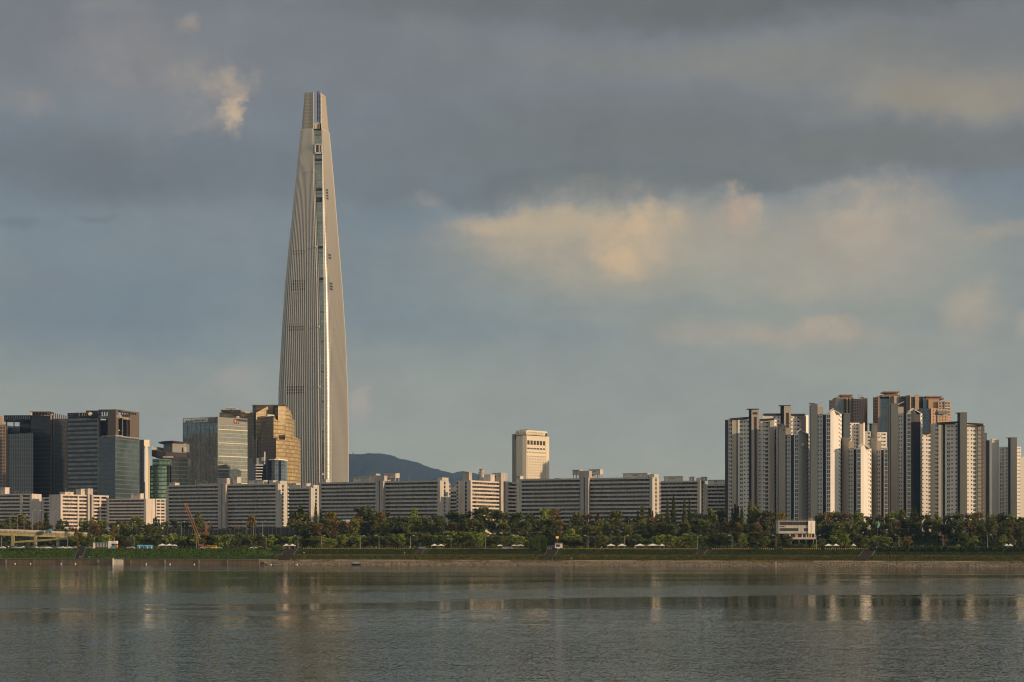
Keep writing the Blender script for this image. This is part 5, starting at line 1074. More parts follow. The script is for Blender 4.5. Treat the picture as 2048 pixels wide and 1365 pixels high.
SPEC = [(22, 1033, 30, 'broad', 'olive'), (44, 1026, 34, 'broad', 'olive'), (78, 1041, 34, 'broad', 'autumn'), (92, 1024, 18, 'poplar', 'dark'), (124, 1036, 26, 'broad', 'dark'), (163, 1032, 18, 'thin', 'bright'), (186, 1029, 24, 'thin', 'autumn'), (200, 1035, 34, 'broad', 'bright'),
 (176, 1040, 30, 'broad', 'olive'), (228, 1044, 24, 'broad', 'dark'), (246, 1038, 30, 'broad', 'dark'), (270, 1030, 40, 'broad', 'olive'), (298, 1045, 26, 'broad', 'dark'), (312, 1034, 22, 'poplar', 'dark'), (330, 1040, 24, 'broad', 'dark'), (348, 1036, 22, 'broad', 'dark'), (368, 1040, 22, 'broad', 'dark'), (395, 1025, 24, 'broad', 'olive'),
 (422, 1042, 14, 'thin', 'autumn'), (504, 1026, 22, 'broad', 'autumn'), (600, 1012, 34, 'poplar', 'olive'), (588, 1022, 24, 'poplar', 'olive'), (617, 1024, 22, 'poplar', 'autumn'), (631, 1006, 15, 'conifer', 'dark'), (642, 1018, 16, 'conifer', 'dark'), (665, 1020, 34, 'broad', 'golden'), (690, 1045, 30, 'broad', 'dark'), (728, 1007, 42, 'broad', 'dark'), (716, 1027, 32, 'broad', 'golden'),
 (745, 1016, 34, 'broad', 'olive'), (765, 1018, 34, 'broad', 'autumn'), (790, 1030, 32, 'broad', 'olive'), (829, 1013, 20, 'broad', 'bright'), (808, 1030, 28, 'broad', 'dark'), (850, 1028, 28, 'broad', 'olive'), (875, 1028, 30, 'broad', 'dark'), (905, 1020, 32, 'broad', 'dark'), (925, 1024, 28, 'broad', 'olive'), (950, 1014, 34, 'broad', 'dark'), (970, 1008, 34, 'broad', 'olive'), (990, 1016, 28, 'broad', 'dark'),
 (1010, 1020, 26, 'broad', 'olive'), (1035, 1022, 32, 'broad', 'dark'), (1060, 1024, 30, 'broad', 'olive'), (1088, 1014, 28, 'broad', 'bright'), (1110, 1014, 26, 'broad', 'autumn'), (1098, 1030, 24, 'broad', 'olive'), (1152, 1021, 34, 'broad', 'olive'), (1172, 1024, 34, 'broad', 'autumn'), (1197, 1026, 22, 'poplar', 'autumn'), (1228, 1017, 34, 'broad', 'olive'),
 (1262, 1030, 28, 'broad', 'dark'), (1283, 1012, 24, 'poplar', 'olive'), (1298, 1016, 22, 'poplar', 'autumn'), (1318, 1026, 30, 'broad', 'olive'), (1335, 1000, 16, 'conifer', 'olive'), (1347, 989, 18, 'conifer', 'dark'), (1369, 998, 18, 'conifer', 'olive'), (1379, 1001, 14, 'conifer', 'dark'), (1392, 1020, 30, 'broad', 'dark'), (1422, 1014, 36, 'broad', 'olive'), (1444, 1016, 26, 'broad', 'dark'),
 (1470, 1009, 26, 'poplar', 'dark'), (1484, 1016, 20, 'conifer', 'olive'), (1500, 997, 24, 'conifer', 'olive'), (1512, 1010, 24, 'broad', 'olive'), (1534, 1018, 38, 'broad', 'autumn'), (1565, 1020, 22, 'broad', 'golden'), (1640, 1024, 26, 'broad', 'dark'), (1655, 1021, 30, 'broad', 'autumn'), (1674, 1019, 28, 'broad', 'olive'), (1692, 1023, 26, 'broad', 'autumn'), (1716, 1017, 26, 'broad', 'bright'),
 (1738, 1030, 24, 'broad', 'dark'), (1762, 1028, 30, 'broad', 'dark'), (1785, 1017, 26, 'broad', 'bright'), (1805, 1017, 26, 'broad', 'olive'), (1831, 1015, 26, 'poplar', 'olive'), (1852, 1024, 26, 'broad', 'dark'), (1874, 1025, 24, 'broad', 'olive'), (1896, 1025, 26, 'broad', 'dark'), (1916, 1021, 24, 'broad', 'dark'), (1938, 1024, 26, 'broad', 'dark'), (1955, 1020, 30, 'broad', 'autumn'),
 (1980, 1026, 26, 'broad', 'olive'), (2003, 1022, 32, 'broad', 'dark'), (2022, 1026, 22, 'broad', 'bright'), (2042, 1032, 24, 'broad', 'dark')]
for (px, yt, wd, kd, mk) in SPEC: plants.append((px, yt, wd, kd, mk, rt_.uniform(222, 248), 'tall'))
TOPB = [(0, 1046), (60, 1050), (140, 1052), (200, 1050), (330, 1048), (420, 1052), (450, 1050), (500, 1052), (560, 1056), (600, 1040), (700, 1038), (860, 1036), (1120, 1034), (1140, 1045), (1200, 1042), (1440, 1035), (1540, 1040), (1580, 1042), (1640, 1038), (1800, 1036), (2048, 1038)]
px = 4
while px < 2050:       # dense rank in front of the tall ones, on the levee slope
    if not (332 < px < 590 and rt_.random() < .35) and not 1578 < px < 1632:
        plants.append((px, interp(TOPB, px) + rt_.uniform(-4, 7), rt_.uniform(20, 32), 'broad', rt_.choice(('dark', 'dark', 'olive', 'olive', 'autumn') if px < 1750 else ('dark', 'dark', 'olive', 'autumn')), rt_.uniform(212, 219) if 332 < px < 590 or px < 150 else rt_.uniform(150, 178), 'middle'))
    px += rt_.uniform(17, 25)
TOPC = [(0, 1079), (60, 1078), (110, 1074), (160, 1066), (240, 1068), (330, 1066), (400, 1066), (470, 1062), (560, 1066), (640, 1072), (760, 1064), (860, 1066), (900, 1062), (960, 1064), (1040, 1068), (1140, 1070), (1300, 1068), (1440, 1066), (1500, 1060), (1540, 1072), (1640, 1076), (1700, 1064), (1780, 1072), (2048, 1066)]
px = 6
while px < 2050:
    lo = 1556 < px < 1640
    right = px > 1770
    wr = (75, 100) if lo else (75, 135)
    mk = rt_.choice(('olive', 'bright', 'bright', 'dark', 'pale', 'olive') if not right else ('autumn', 'olive', 'autumn', 'bright')); kd = 'thin' if right and rt_.random() < .6 else 'broad'
    if not 1062 < px < 1130: plants.append((px, interp(TOPC, px) + rt_.uniform(-3, 6) + (12 if lo else 0), rt_.uniform(20, 30) * (.7 if right else 1), kd, mk, rt_.uniform(*wr), 'park'))
    px += rt_.uniform(12, 19)
for (px, yt, wd, kd, mk, w_) in [(902, 1061, 34, 'broad', 'bright', 70), (938, 1062, 38, 'broad', 'bright', 70), (958, 1066, 26, 'broad', 'bright', 66), (1079, 1067, 32, 'willow', 'bright', 33), (152, 1056, 18, 'conifer', 'autumn', 90), (226, 1052, 14, 'conifer', 'autumn', 95), (110, 1060, 12, 'conifer', 'autumn', 90), (68, 1060, 10, 'conifer', 'autumn', 88),
   (797, 1058, 8, 'thin', 'autumn', 80), (740, 1063, 10, 'thin', 'golden', 80), (1034, 1058, 8, 'conifer', 'olive', 90), (1056, 1056, 8, 'conifer', 'olive', 92), (1400, 1084, 22, 'broad', 'golden', 52), (1437, 1082, 28, 'broad', 'bright', 52), (1341, 1083, 30, 'broad', 'olive', 52), (1717, 1070, 26, 'broad', 'dark', 60), (1740, 1072, 14, 'broad', 'golden', 58), (1795, 1066, 14, 'thin', 'golden', 60), (1575, 1068, 20, 'broad', 'dark', 60), (1508, 1062, 30, 'broad', 'dark', 75),
   (940, 1082, 20, 'broad', 'olive', 50), (900, 1084, 22, 'broad', 'olive', 48), (1690, 1066, 22, 'broad', 'bright', 72), (1676, 1044, 30, 'broad', 'olive', 148), (1112, 1064, 20, 'broad', 'dark', 100), (1130, 1068, 24, 'broad', 'olive', 90), (1142, 1056, 26, 'broad', 'bright', 140)]:
    plants.append((px, yt, wd, kd, mk, w_, 'park'))
SH = []
px = 3
while px < 2050:
    if rt_.random() < .62 and not (1062 < px < 1092): SH.append((px, rt_.uniform(1087, 1093), rt_.uniform(12, 24), 'shrub', rt_.choice(('olive', 'dark', 'bright', 'autumn', 'pale')), rt_.uniform(46, 62), 'shrub'))
    px += rt_.uniform(13, 24)
for (px, yt, wd, mk, w_) in [(661, 1090, 14, 'autumn', 40), (645, 1088, 20, 'olive', 42), (615, 1094, 10, 'autumn', 39), (564, 1092, 16, 'olive', 33), (538, 1094, 12, 'bright', 30), (1471, 1085, 13, 'pale', 42), (1560, 1091, 22, 'autumn', 42), (985, 1085, 16, 'autumn', 41), (60, 1096, 40, 'autumn', 26), (30, 1098, 24, 'dark', 24), (330, 1096, 30, 'olive', 30), (420, 1094, 24, 'dark', 33), (1500, 1100, 24, 'olive', 33), (1515, 1096, 20, 'dark', 36), (945, 1095, 14, 'dark', 35), (880, 1093, 14, 'bright', 37), (1598, 1084, 26, 'dark', 58), (1612, 1087, 22, 'olive', 52), (1628, 1084, 26, 'olive', 58), (1585, 1086, 22, 'dark', 56), (1644, 1084, 22, 'dark', 56), (1130, 1088, 24, 'olive', 48)]:
    SH.append((px, yt, wd, 'shrub', mk, w_, 'shrub'))
def ground_at(px, w):
    Y = 1000.0
    for _ in range(8): Y = Yw(w, X_(px, Y))
    return X_(px, Y), Y
seen = {}
# keep at most 300 trees, the largest
plants.sort(key=lambda p: -(1095 - p[1]) * p[2]); plants = plants[:298]
plants.sort(key=lambda p: p[0]); SH.sort(key=lambda p: p[0])
for (px, yt, wd, kd, mk, w_, row) in plants + SH:
    X, Y = ground_at(px, w_); z = gz(X, w=w_); hh = max(1.2, Z_(yt, Y) - z); ww = wd * Y / F * (1.2 if kd != 'poplar' else 1.7)
    cm, tm = rt_.choice(VAR[(kd, mk)]); lk = lmk(px); rn = {'tall': 'back row', 'middle': 'middle row', 'park': 'front park row', 'shrub': 'bank edge'}[row]
    key = (kd, mk, row, lk); i = seen.get(key, 0); seen[key] = i + 1
    noun = {'conifer': 'conifer', 'shrub': 'bush', 'willow': 'willow'}.get(kd, 'tree')
    lab = f"{ORDN[min(i, 17)]} {CW[mk]} {KW[kd]} {noun}, {rn}, below {lk}" if row != 'shrub' else f"{ORDN[min(i, 17)]} {CW[mk]} bush at park edge below {lk}"
    o = bpy.data.objects.new({'conifer': 'conifer_tree', 'shrub': 'bush', 'willow': 'willow_tree'}.get(kd, 'tree'), None); COL.objects.link(o); o.location = (X, Y, z - .05)
    o.scale = (ww, ww * .9, hh); o.rotation_euler = (0, 0, rt_.uniform(0, 6.28))
    tag(o, lab, 'bush' if kd == 'shrub' else 'tree', {'tall': 'tall trees behind the levee', 'middle': 'trees on the levee slope', 'park': 'park trees along the river', 'shrub': 'bushes on the park edge'}[row])
    for nm_, me_ in (('crown', cm), ('trunk', tm)):
        c_ = bpy.data.objects.new(nm_, me_); COL.objects.link(c_); c_.parent = o
# ------------------------------------------------------------------ ground cover
def tufts(name, n, wf, s_, zfun, m, seed, xr=(-340, 300), cond=None, up=1.0):
    rnd = random.Random(seed); mb = MB()
    for i in range(n):
        x = rnd.uniform(*xr); w_ = wf(rnd); 
        if cond and not cond(x, w_): continue
        y = Yw(w_, x); z = gz(x, w=w_); s1 = s_ * rnd.uniform(.6, 1.5); a = rnd.uniform(0, 3.14); c, d = math.cos(a) * s1, math.sin(a) * s1; h_ = s1 * rnd.uniform(.7, 1.3) * up
        mb.face([(x - c, y - d, z - .05), (x + c, y + d, z - .05), (x + c * .5 + rnd.uniform(-.2, .2), y + d * .5 - .1, z + h_), (x - c * .4, y - d * .4 - .1, z + h_ * .8)])
    o = mb.build(name, m); o['kind'] = 'stuff'; return o
gm1 = leaf_mat('bank_grass', (.030, .060, .012), (.040, .050, .014)); gm2 = leaf_mat('dry_bank_grass', (.17, .145, .038), (.11, .11, .028)); gm3 = leaf_mat('shaded_weeds', (.022, .036, .014), (.035, .045, .016))  # gm3: dark leaf colour carries the shade under and between trees
stairs_px = [(148, 172, 25, 9), (556, 594, 36, 8), (830, 850, 36, 26), (1083, 1117, 36, 9), (1392, 1416, 36, 26), (1712, 1752, 36, 9)]
def no_stair(x, w_):
    px = 1024 + x / Yw(w_, x) * F
    for a, b, w1, w0 in stairs_px:
        t = (w_ - w0) / (w1 - w0); mid = a + (b - a) * (.3 + .4 * t)
        if -.05 < t < 1.1 and abs(px - mid - 3) < 15: return False
    return True
tufts('grass', 42000, lambda r: r.uniform(24.5, 36), .22, None, gm1, 5, cond=no_stair)
tufts('grass', 24000, lambda r: r.uniform(13, 27), .28, None, leaf_mat('fresh_bank_grass', (.065, .14, .020), (.075, .10, .02)), 6, (-345, -130), cond=no_stair)
tufts('reeds', 40000, lambda r: r.uniform(9.4, 15.5) if r.random() < .8 else r.uniform(15, 25), .24, None, gm2, 7, (-128, 300), cond=lambda x, w_: no_stair(x, w_) and not (-110 < x < -50 and w_ < 13 and (int(x * 3) % 3)), up=1.3)
tufts('reeds', 9000, lambda r: r.uniform(6.4, 9.4), .22, None, gm2, 17, (-128, 300), cond=lambda x, w_: math.sin(x * .11) + math.sin(x * .047 + 2) + math.sin(x * .31) * .6 > (w_ - 9.4) * -.45 - .2, up=1.2)
tufts('weeds', 9000, lambda r: r.uniform(46, 66), .4, None, gm3, 8, up=.8)
tufts('weeds', 3500, lambda r: r.uniform(32, 37), 1.0, None, gm3, 12, (180, 300), up=1.0)
tufts('undergrowth', 30000, lambda r: r.uniform(146, 182), .8, None, gm3, 9, (-420, 380), up=1.5)
tufts('undergrowth', 14000, lambda r: r.uniform(216, 235), 1.2, None, gm3, 10, (-420, 380), up=1.8)
tufts('undergrowth', 16000, lambda r: r.uniform(64, 144), .7, None, gm3, 11, (-400, 360), up=1.2)
# stones of the revetment
rs = random.Random(21); mb = MB()
for i in range(7500):
    x = rs.uniform(-132, 300); w_ = rs.uniform(-1, 6.0); y = Yw(w_, x); z = gz(x, w=w_); r = rs.uniform(.12, .27)
    top = [(x + math.cos(a + .3) * r * rs.uniform(.6, 1), y + math.sin(a + .3) * r * rs.uniform(.6, 1)) for a in (0, 1.3, 2.6, 3.9, 5.1)]
    base = [(x + math.cos(a) * r * 1.1, y + math.sin(a) * r * 1.1) for a in (0, 1.3, 2.6, 3.9, 5.1)]
    hgt = z + r * rs.uniform(.4, .9)
    for j in range(5):
        k_ = (j + 1) % 5; mb.face([(*base[j], z - .2), (*base[k_], z - .2), (*top[k_], hgt), (*top[j], hgt)])
    mb.face([(*p, hgt) for p in top])
rm = leaf_mat('revetment_stone', (.34, .26, .18), (.19, .155, .12)); o = mb.build('rocks', rm); o['kind'] = 'stuff'
# ------------------------------------------------------------------ quay wall
T = thing('quay_wall', 'brown stained concrete quay wall along the water below the green slope', 'wall', (-250, Yw(0, -250), 0))
b_ = MB(); n_ = 60
xs_ = [-420 + i * (286) / n_ for i in range(n_ + 1)]
for a, b in zip(xs_, xs_[1:]):
    A, B = (a, Yw(-.6, a)), (b, Yw(-.6, b)); b_.prism([A, B, (b, Yw(1.4, b)), (a, Yw(1.4, a))], -1.5, 2.65)
b_.build('wall', [paint('quay_concrete', (.24, .17, .105), .35, .9, .2, .12)], T)
b_ = MB()
for a, b in zip(xs_, xs_[1:]): b_.prism([(a, Yw(-.85, a)), (b, Yw(-.85, b)), (b, Yw(1.6, b)), (a, Yw(1.6, a))], 2.655, 2.95, bottom=True)
b_.build('coping', [paint('coping_concrete', (.30, .24, .17), .2)], T)
for i, px in enumerate((12, 68, 124, 196, 262, 330, 398, 455)):
    X, Y = ground_at(px, -.7); b_ = MB(); b_.box(X - .25, X + .25, Y - .25, Y + .1, .2, 2.5); b_.build('fender_post', [M['concrete']], T)
X, Y = ground_at(228.5, -2); T = thing('landing_stage', 'pale landing block projecting from the quay wall, sunlight put into its colour', 'jetty', (X, Y, 0))
b_ = MB(); b_.box(X_(226, Y), X_(248, Y), Y, Y + 2.6, -.5, 2.6); b_.build('platform', [M['cream']], T); b_ = MB(); b_.box(X_(225.3, Y), X_(227.6, Y), Y - .6, Y - .02, -.5, 3.2); b_.build('mooring_pile', [M['tent']], T)  # sunlit look of the block put into pale cream, not quay concrete
for a in (232, 237, 242, 246.5): b_ = MB(); b_.box(X_(a, Y), X_(a, Y) + .12, Y + .1, Y + .2, 2.6, 3.7); b_.build('railing_post', [M['metal']], T)
# stairways down the bank
for (pa_, pb2_, w1, w0), lab in zip(stairs_px, ('brown paved ramp cutting the green bank above the quay wall', 'broad dark stairway below the pair of white peaked umbrellas', 'short dark stairway on the grass below the mountain', 'dark stairway beside the willow tree running down to the stones', 'short shaded stairway below the conifers', 'widest dark stairway at the end of the yellow barrier')):
    X, Y = ground_at((pa_ + pb2_) / 2, w0); T = thing('stairway', lab, 'stairs', (X, Y, gz(X, w=w0)), 'stairways down the river bank')
    n_ = 14; b_ = MB()
    wpx = (pb2_ - pa_) * .62
    for i in range(n_):
        wa_, wb_2 = w0 + (w1 - w0) * i / n_, w0 + (w1 - w0) * (i + 1) / n_
        pl_ = pa_ + (pb2_ - pa_) * .38 * i / n_; pl2 = pa_ + (pb2_ - pa_) * .38 * (i + 1) / n_
        A = ground_at(pl_, wa_); B = ground_at(pl_ + wpx, wa_); C_ = ground_at(pl2 + wpx, wb_2); D_ = ground_at(pl2, wb_2); zt = max(gz(C_[0], w=wb_2), gz(D_[0], w=wb_2)) + .06 + .002 * i
        b_.prism([A, B, C_, D_], zt - 2.2, zt)
    b_.build('steps', [paint('stair_stone', (.085, .065, .05), .2, .85, .3) if not bpy.data.materials.get('stair_stone') else bpy.data.materials['stair_stone']], T)
    cb = MB()
    for off in (0, wpx):
        A = ground_at(pa_ + off, w0); B = ground_at(pa_ + (pb2_ - pa_) * .38 + off, w1); za, zb = gz(A[0], w=w0), gz(B[0], w=w1); b_ = MB()
        cb.tube([Vector((A[0], A[1], za + .25)), Vector((B[0], B[1], zb + .25))], .07, 5)
    cb.build('side_kerb', [M['concrete']], T)
# yellow and black barrier on the promenade edge
for i, (a, b) in enumerate(((606, 828), (851, 1001), (1007, 1058), (1090, 1106), (1128, 1392), (1424, 1500), (1518, 1550), (1567, 1640), (1650, 1736))):
    labs = ('longest run of yellow-studded black barrier, under the mountain', 'yellow-studded barrier before the twin bright green trees', 'short yellow-studded barrier just before the willow', 'very short yellow-studded barrier between willow and dark stairway', 'yellow-studded barrier in front of the white market tents', 'yellow-studded barrier below the first white apartment tower', 'short yellow-studded barrier before the white cafe', 'yellow-studded barrier under the white cafe', 'yellow-studded barrier ending at the widest stairway')
    A = ground_at(a, 37); T = thing('safety_barrier', labs[i], 'barrier', (A[0], A[1], 8.1), 'yellow and black barriers on the promenade edge')
    rail = MB(); st = MB(); x = a; k_ = 0
    while x < b:
        p, q2 = ground_at(x, 37), ground_at(min(b, x + 4.05), 37); z = gz(p[0], w=37)
        rail.prism([p, q2, (q2[0], q2[1] + .35), (p[0], p[1] + .35)], z - .3, z + .42)
        m2 = ground_at(x + 1.6, 37); st.prism([(p[0], p[1] - .06), (m2[0], m2[1] - .06), (m2[0], m2[1] + .41), (p[0], p[1] + .41)], z + .02, z + .85, bottom=True)
        x += 4.05
    rail.build('rail', [M['black']], T); st.build('yellow_stud', [M['yellow']], T)
# ------------------------------------------------------------------ street furniture, vehicles and small things
def lamp_mesh(h, arm):
    a = MB(); a.tube([Vector((0, 0, -.2)), Vector((0, 0, h))], [.14, .08], 6); pole = a.mesh('pole', [M['metal']])
    a = MB(); a.tube([Vector((0, 0, h - .05)), Vector((arm * .5, 0, h + .35)), Vector((arm, 0, h + .4))], .06, 5); ar = a.mesh('arm', [M['metal']])
    a = MB(); a.box(arm - .1, arm + .75, -.2, .2, h + .32, h + .55); hd = a.mesh('lamp_head', [M['tent']])
    return (('pole', pole), ('arm', ar), ('lamp_head', hd))
LP = {h: lamp_mesh(h, 1.4) for h in (7.0, 10.0, 13.0)}
def lamp(px, w_, h, label, flip=1, dz=0, grp='street lamps along park and road'):
    X, Y = ground_at(px, w_); o = thing('street_lamp', label, 'street lamp', (X, Y, gz(X, w=w_) + dz), grp); o.scale = (flip, 1, 1)
    for nm, me in LP[h]: link(nm, me, o)
cn = {}
def olab(kind, px, tail='below'):
    lk = lmk(px); i = cn.get((kind, lk), 0); cn[(kind, lk)] = i + 1; return f"{ORDN[i]} {kind} {tail} {lk}"
for px in (3, 70, 135, 268, 332, 393, 532, 596, 643, 721, 758, 821, 902, 971, 1034, 1176, 1249, 1395, 1464, 1552, 1633, 1798, 1886, 1975): lamp(px, 44, 7.0, olab('grey park lamp on the promenade', px), 1 if px % 2 else -1)
for px in (265, 308, 316, 363, 413, 492, 507, 525, 619, 1257, 1700, 1748, 1788, 1792, 1816, 1908, 1936, 2020): lamp(px, 183, 10.0, olab('tall road lamp on the levee', px), 1 if px % 2 else -1)
# overpass
Y = 1118.0
T = thing('overpass', 'curving road overpass with olive girders entering at the left edge', 'overpass', (X_(40, Y), Y, 8))
dk, gd, pr_ = MB(), MB(), MB(); N = 16; pts = []
for i in range(N + 1):
    px = -60 + 235 * i / N; yy = Y + 26 * (i / N) ** 1.6; pts.append((px, yy, Z_(1060.5 + 8.5 * (i / N) ** 1.5, yy)))
for (a, ya, za), (b, yb, zb) in zip(pts, pts[1:]):
    A, B, C_, D_ = (X_(a, ya), ya), (X_(b, yb), yb), (X_(b, yb), yb + 13), (X_(a, ya), ya + 13)
    dk.prism([A, B, C_, D_], [za - 1.1, zb - 1.1, zb - 1.1, za - 1.1], [za, zb, zb, za], bottom=True)
    pr_.prism([A, B, (B[0], B[1] + .3), (A[0], A[1] + .3)], [za + .003, zb + .003, zb + .003, za + .003], [za + 1.0, zb + 1.0, zb + 1.0, za + 1.0])
    gd.prism([(A[0], A[1] + .5), (B[0], B[1] + .5), (B[0], B[1] + 12), (A[0], A[1] + 12)], [za - 2.9, zb - 2.9, zb - 2.9, za - 2.9], [za - 1.102, zb - 1.102, zb - 1.102, za - 1.102], bottom=True)
dk.build('deck', [M['concrete']], T); pr_.build('parapet', [M['pier']], T); gd.build('girder', [M['olive']], T)
for px in (-20, 25, 70, 115): b_ = MB(); xx = X_(px, Y + 5); b_.box(xx - .8, xx + .8, Y + 5, Y + 7, 7, Z_(1071, Y)); b_.build('pier', [M['olive']], T)
b_ = MB()
for i in range(8):
    a, b = 30 + i * 14, 44 + i * 14; za, zb = Z_(1082.5 - i * .9, Y - 8), Z_(1081.6 - i * .9, Y - 8); b_.prism([(X_(a, Y - 8), Y - 8), (X_(b, Y - 8), Y - 8), (X_(b, Y - 8), Y - 2), (X_(a, Y - 8), Y - 2)], [za - 1.2, zb - 1.2, zb - 1.2, za - 1.2], [za, zb, zb, za], bottom=True)
b_.build('ramp_deck', [M['olive']], T)
for i, (px, h) in enumerate(((20, 10.), (35.5, 10.), (48, 10.), (64.5, 13.), (76, 13.), (106, 13.))):
    t = interp([(p[0], p[2]) for p in pts], px); yy = interp([(p[0], p[1]) for p in pts], px) + 12.5
    o = thing('street_lamp', f'{ORDN[i]} slim lamp post standing on the overpass deck', 'street lamp', (X_(px, yy), yy, t), 'lamp posts on the overpass')
    for nm, me in LP[h]: link(nm, me, o)
T = thing('truck', 'small green and blue truck on the overpass', 'truck', (X_(99, Y + 12), Y + 12, Z_(1067, Y + 12)))
zz_ = T.location.z; b_ = MB(); b_.box(X_(94, Y + 12), X_(100, Y + 12), Y + 8, Y + 10.2, zz_ + .5, zz_ + 2.1); b_.build('cargo_box', [M['teal']], T); b_ = MB(); b_.box(X_(100.3, Y + 12), X_(105, Y + 12), Y + 8, Y + 10.2, zz_ + .5, zz_ + 2.6); b_.build('cab', [M['blue']], T)
b_ = MB()
for px in (95.5, 103): b_.tube([Vector((X_(px, Y + 12), Y + 7.95, zz_ + .45)), Vector((X_(px, Y + 12), Y + 8.2, zz_ + .45))], .45, 10)
b_.build('wheel', [M['black']], T)
# noise wall on the levee
T = thing('noise_barrier', 'grey ribbed noise barrier on the levee behind the crane', 'fence', (X_(330, 1220), 1215, 15.2))
b_ = MB(); px = 318
while px < 592:
    p, q2 = ground_at(px, 209), ground_at(px + 4.2, 209); b_.prism([p, q2, (q2[0], q2[1] + .25), (p[0], p[1] + .25)], 15.2, 20.6 + (1.2 if px > 500 else 0)); px += 4.2
b_.build('panel_wall', [paint('noise_panel', (.075, .075, .072), .2)], T)
px = 318; i = 0
while px < 592:
    p = ground_at(px, 208.6); b_ = MB(); b_.box(p[0] - .22, p[0] + .22, p[1] - .1, p[1] + .3, 15.2, 21.0 + (1.2 if px > 500 else 0)); b_.build('post', [bpy.data.materials['noise_panel']], T); px += 8.4
# crane
Yc = 1105.0
T = thing('crane', 'orange lattice boom crane leaning over the park trees', 'crane', (X_(399, Yc), Yc, 8.3))
P0, P1 = Vector((X_(399, Yc), Yc, Z_(1080, Yc))), Vector((X_(371, Yc), Yc, Z_(1008.5, Yc)))
ax = (P1 - P0).normalized(); sd_ = Vector((0, 1, 0)); up_ = ax.cross(sd_).normalized(); b_ = MB(); N = 18
def off(t, i, r=.75):
    rr_ = r * (1 - .35 * abs(t - .3)); return P0 + (P1 - P0) * t + sd_ * (rr_ if i in (0, 1) else -rr_) + up_ * (rr_ if i in (1, 2) else -rr_)
for i in range(4): b_.tube([off(0, i), off(.5, i), off(1, i)], .13, 4)
for s_ in range(N):
    for i in range(4): b_.tube([off(s_ / N, i), off((s_ + 1) / N, (i + 1) % 4)], .07, 3)
b_.build('boom', [M['rust']], T)
b_ = MB(); b_.box(X_(397, Yc), X_(409, Yc), Yc - 1.6, Yc + 1.6, 9.8, 12.6); b_.build('cab', [M['rust']], T); b_ = MB(); b_.box(X_(396, Yc), X_(410, Yc), Yc - 2.2, Yc + 2.2, 8.3, 9.6); b_.build('crawler_track', [M['black']], T)
b_ = MB(); b_.tube([P1, Vector((P1.x, P1.y, P1.z - 6))], .04, 4); b_.box(P1.x - .5, P1.x + .5, P1.y - .6, P1.y + .6, P1.z - .6, P1.z + .5); b_.build('boom_tip', [M['orange']], T)
b_ = MB(); b_.tube([P0 + (P1 - P0) * .98, Vector((X_(410, Yc), Yc, 13))], .04, 4); b_.build('stay_cable', [M['metal']], T)
Yd = 1150.0
T = thing('piling_rig', 'dark orange piling rig mast beside the leaning crane', 'construction machine', (X_(412, Yd), Yd, 8.4))
b_ = MB(); b_.box(X_(410.5, Yd), X_(411.4, Yd), Yd, Yd + .5, 8.4, Z_(1044, Yd)); b_.box(X_(413.4, Yd), X_(414.2, Yd), Yd, Yd + .5, 8.4, Z_(1046, Yd))
for i in range(14): b_.tube([Vector((X_(411, Yd), Yd + .2, 12 + i * .9)), Vector((X_(413.8, Yd), Yd + .2, 12.9 + i * .9))], .08, 3)
b_.build('mast', [M['rust']], T); b_ = MB(); b_.box(X_(406, Yd), X_(416, Yd), Yd - 1, Yd + 2, 8.4, Z_(1064, Yd)); b_.build('cab', [M['red']], T)
# cars
def car_parts():
    prof_ = [(-2.2, .35), (2.2, .35), (2.25, .75), (1.4, .92), (.75, 1.42), (-1.1, 1.45), (-1.75, .98), (-2.25, .88)]
    def ext(pf, y0, y1, name, m):
        b = MB(); b.face([(x, y0, z) for x, z in pf]); b.face([(x, y1, z) for x, z in pf][::-1])
        for i in range(len(pf)):
            a, c = pf[i], pf[(i + 1) % len(pf)]; b.face([(a[0], y1, a[1]), (c[0], y1, c[1]), (c[0], y0, c[1]), (a[0], y0, a[1])])
        return b.mesh(name, [m])
    bod = {k_: ext(prof_, -.85, .85, 'body', M[k_]) for k_ in ('carw', 'cars', 'carb', 'carblue')}
    win = ext([(1.15, .95), (.68, 1.34), (-1.05, 1.37), (-1.5, 1.0)], -.865, .865, 'window', M['win'])
    b = MB(); b.tube([Vector((0, -.12, 0)), Vector((0, .12, 0))], .33, 12); wh = b.mesh('wheel', [M['black']])
    return bod, win, wh
bod, win_, wh = car_parts(); rc = random.Random(4)
CC = {'carw': 'white', 'cars': 'silver', 'carb': 'black', 'carblue': 'dark blue'}
for i, (px, ck) in enumerate(((4, 'carw'), (16, 'carb'), (29, 'cars'), (43, 'carw'), (56, 'carb'), (71, 'carw'), (84, 'cars'), (96, 'carw'), (110, 'carblue'), (123, 'carw'), (136, 'carw'), (148, 'cars'), (163, 'carb'), (177, 'carw'), (262, 'carw'), (408, 'carw'), (437, 'cars'), (508, 'carw'), (1012, 'cars'), (1020, 'carw'), (845, 'cars'))):
    X, Y = ground_at(px, 48 + (i % 3) * 4); o = thing('parked_car', (f'{ORDN[i]} parked car of the riverside row from the overpass end, {CC[ck]}' if i < 14 else olab(CC[ck] + ' car parked by the promenade', px)), 'car', (X, Y, gz(X, w=50) + .02), 'cars parked along the promenade')
    o.rotation_euler = (0, 0, rc.uniform(-.25, .1)); link('body', bod[ck], o); link('window', win_, o)
    for sx in (-1.35, 1.4):
        for sy in (-.78, .78): link('wheel', wh, o, (sx, sy, .33))
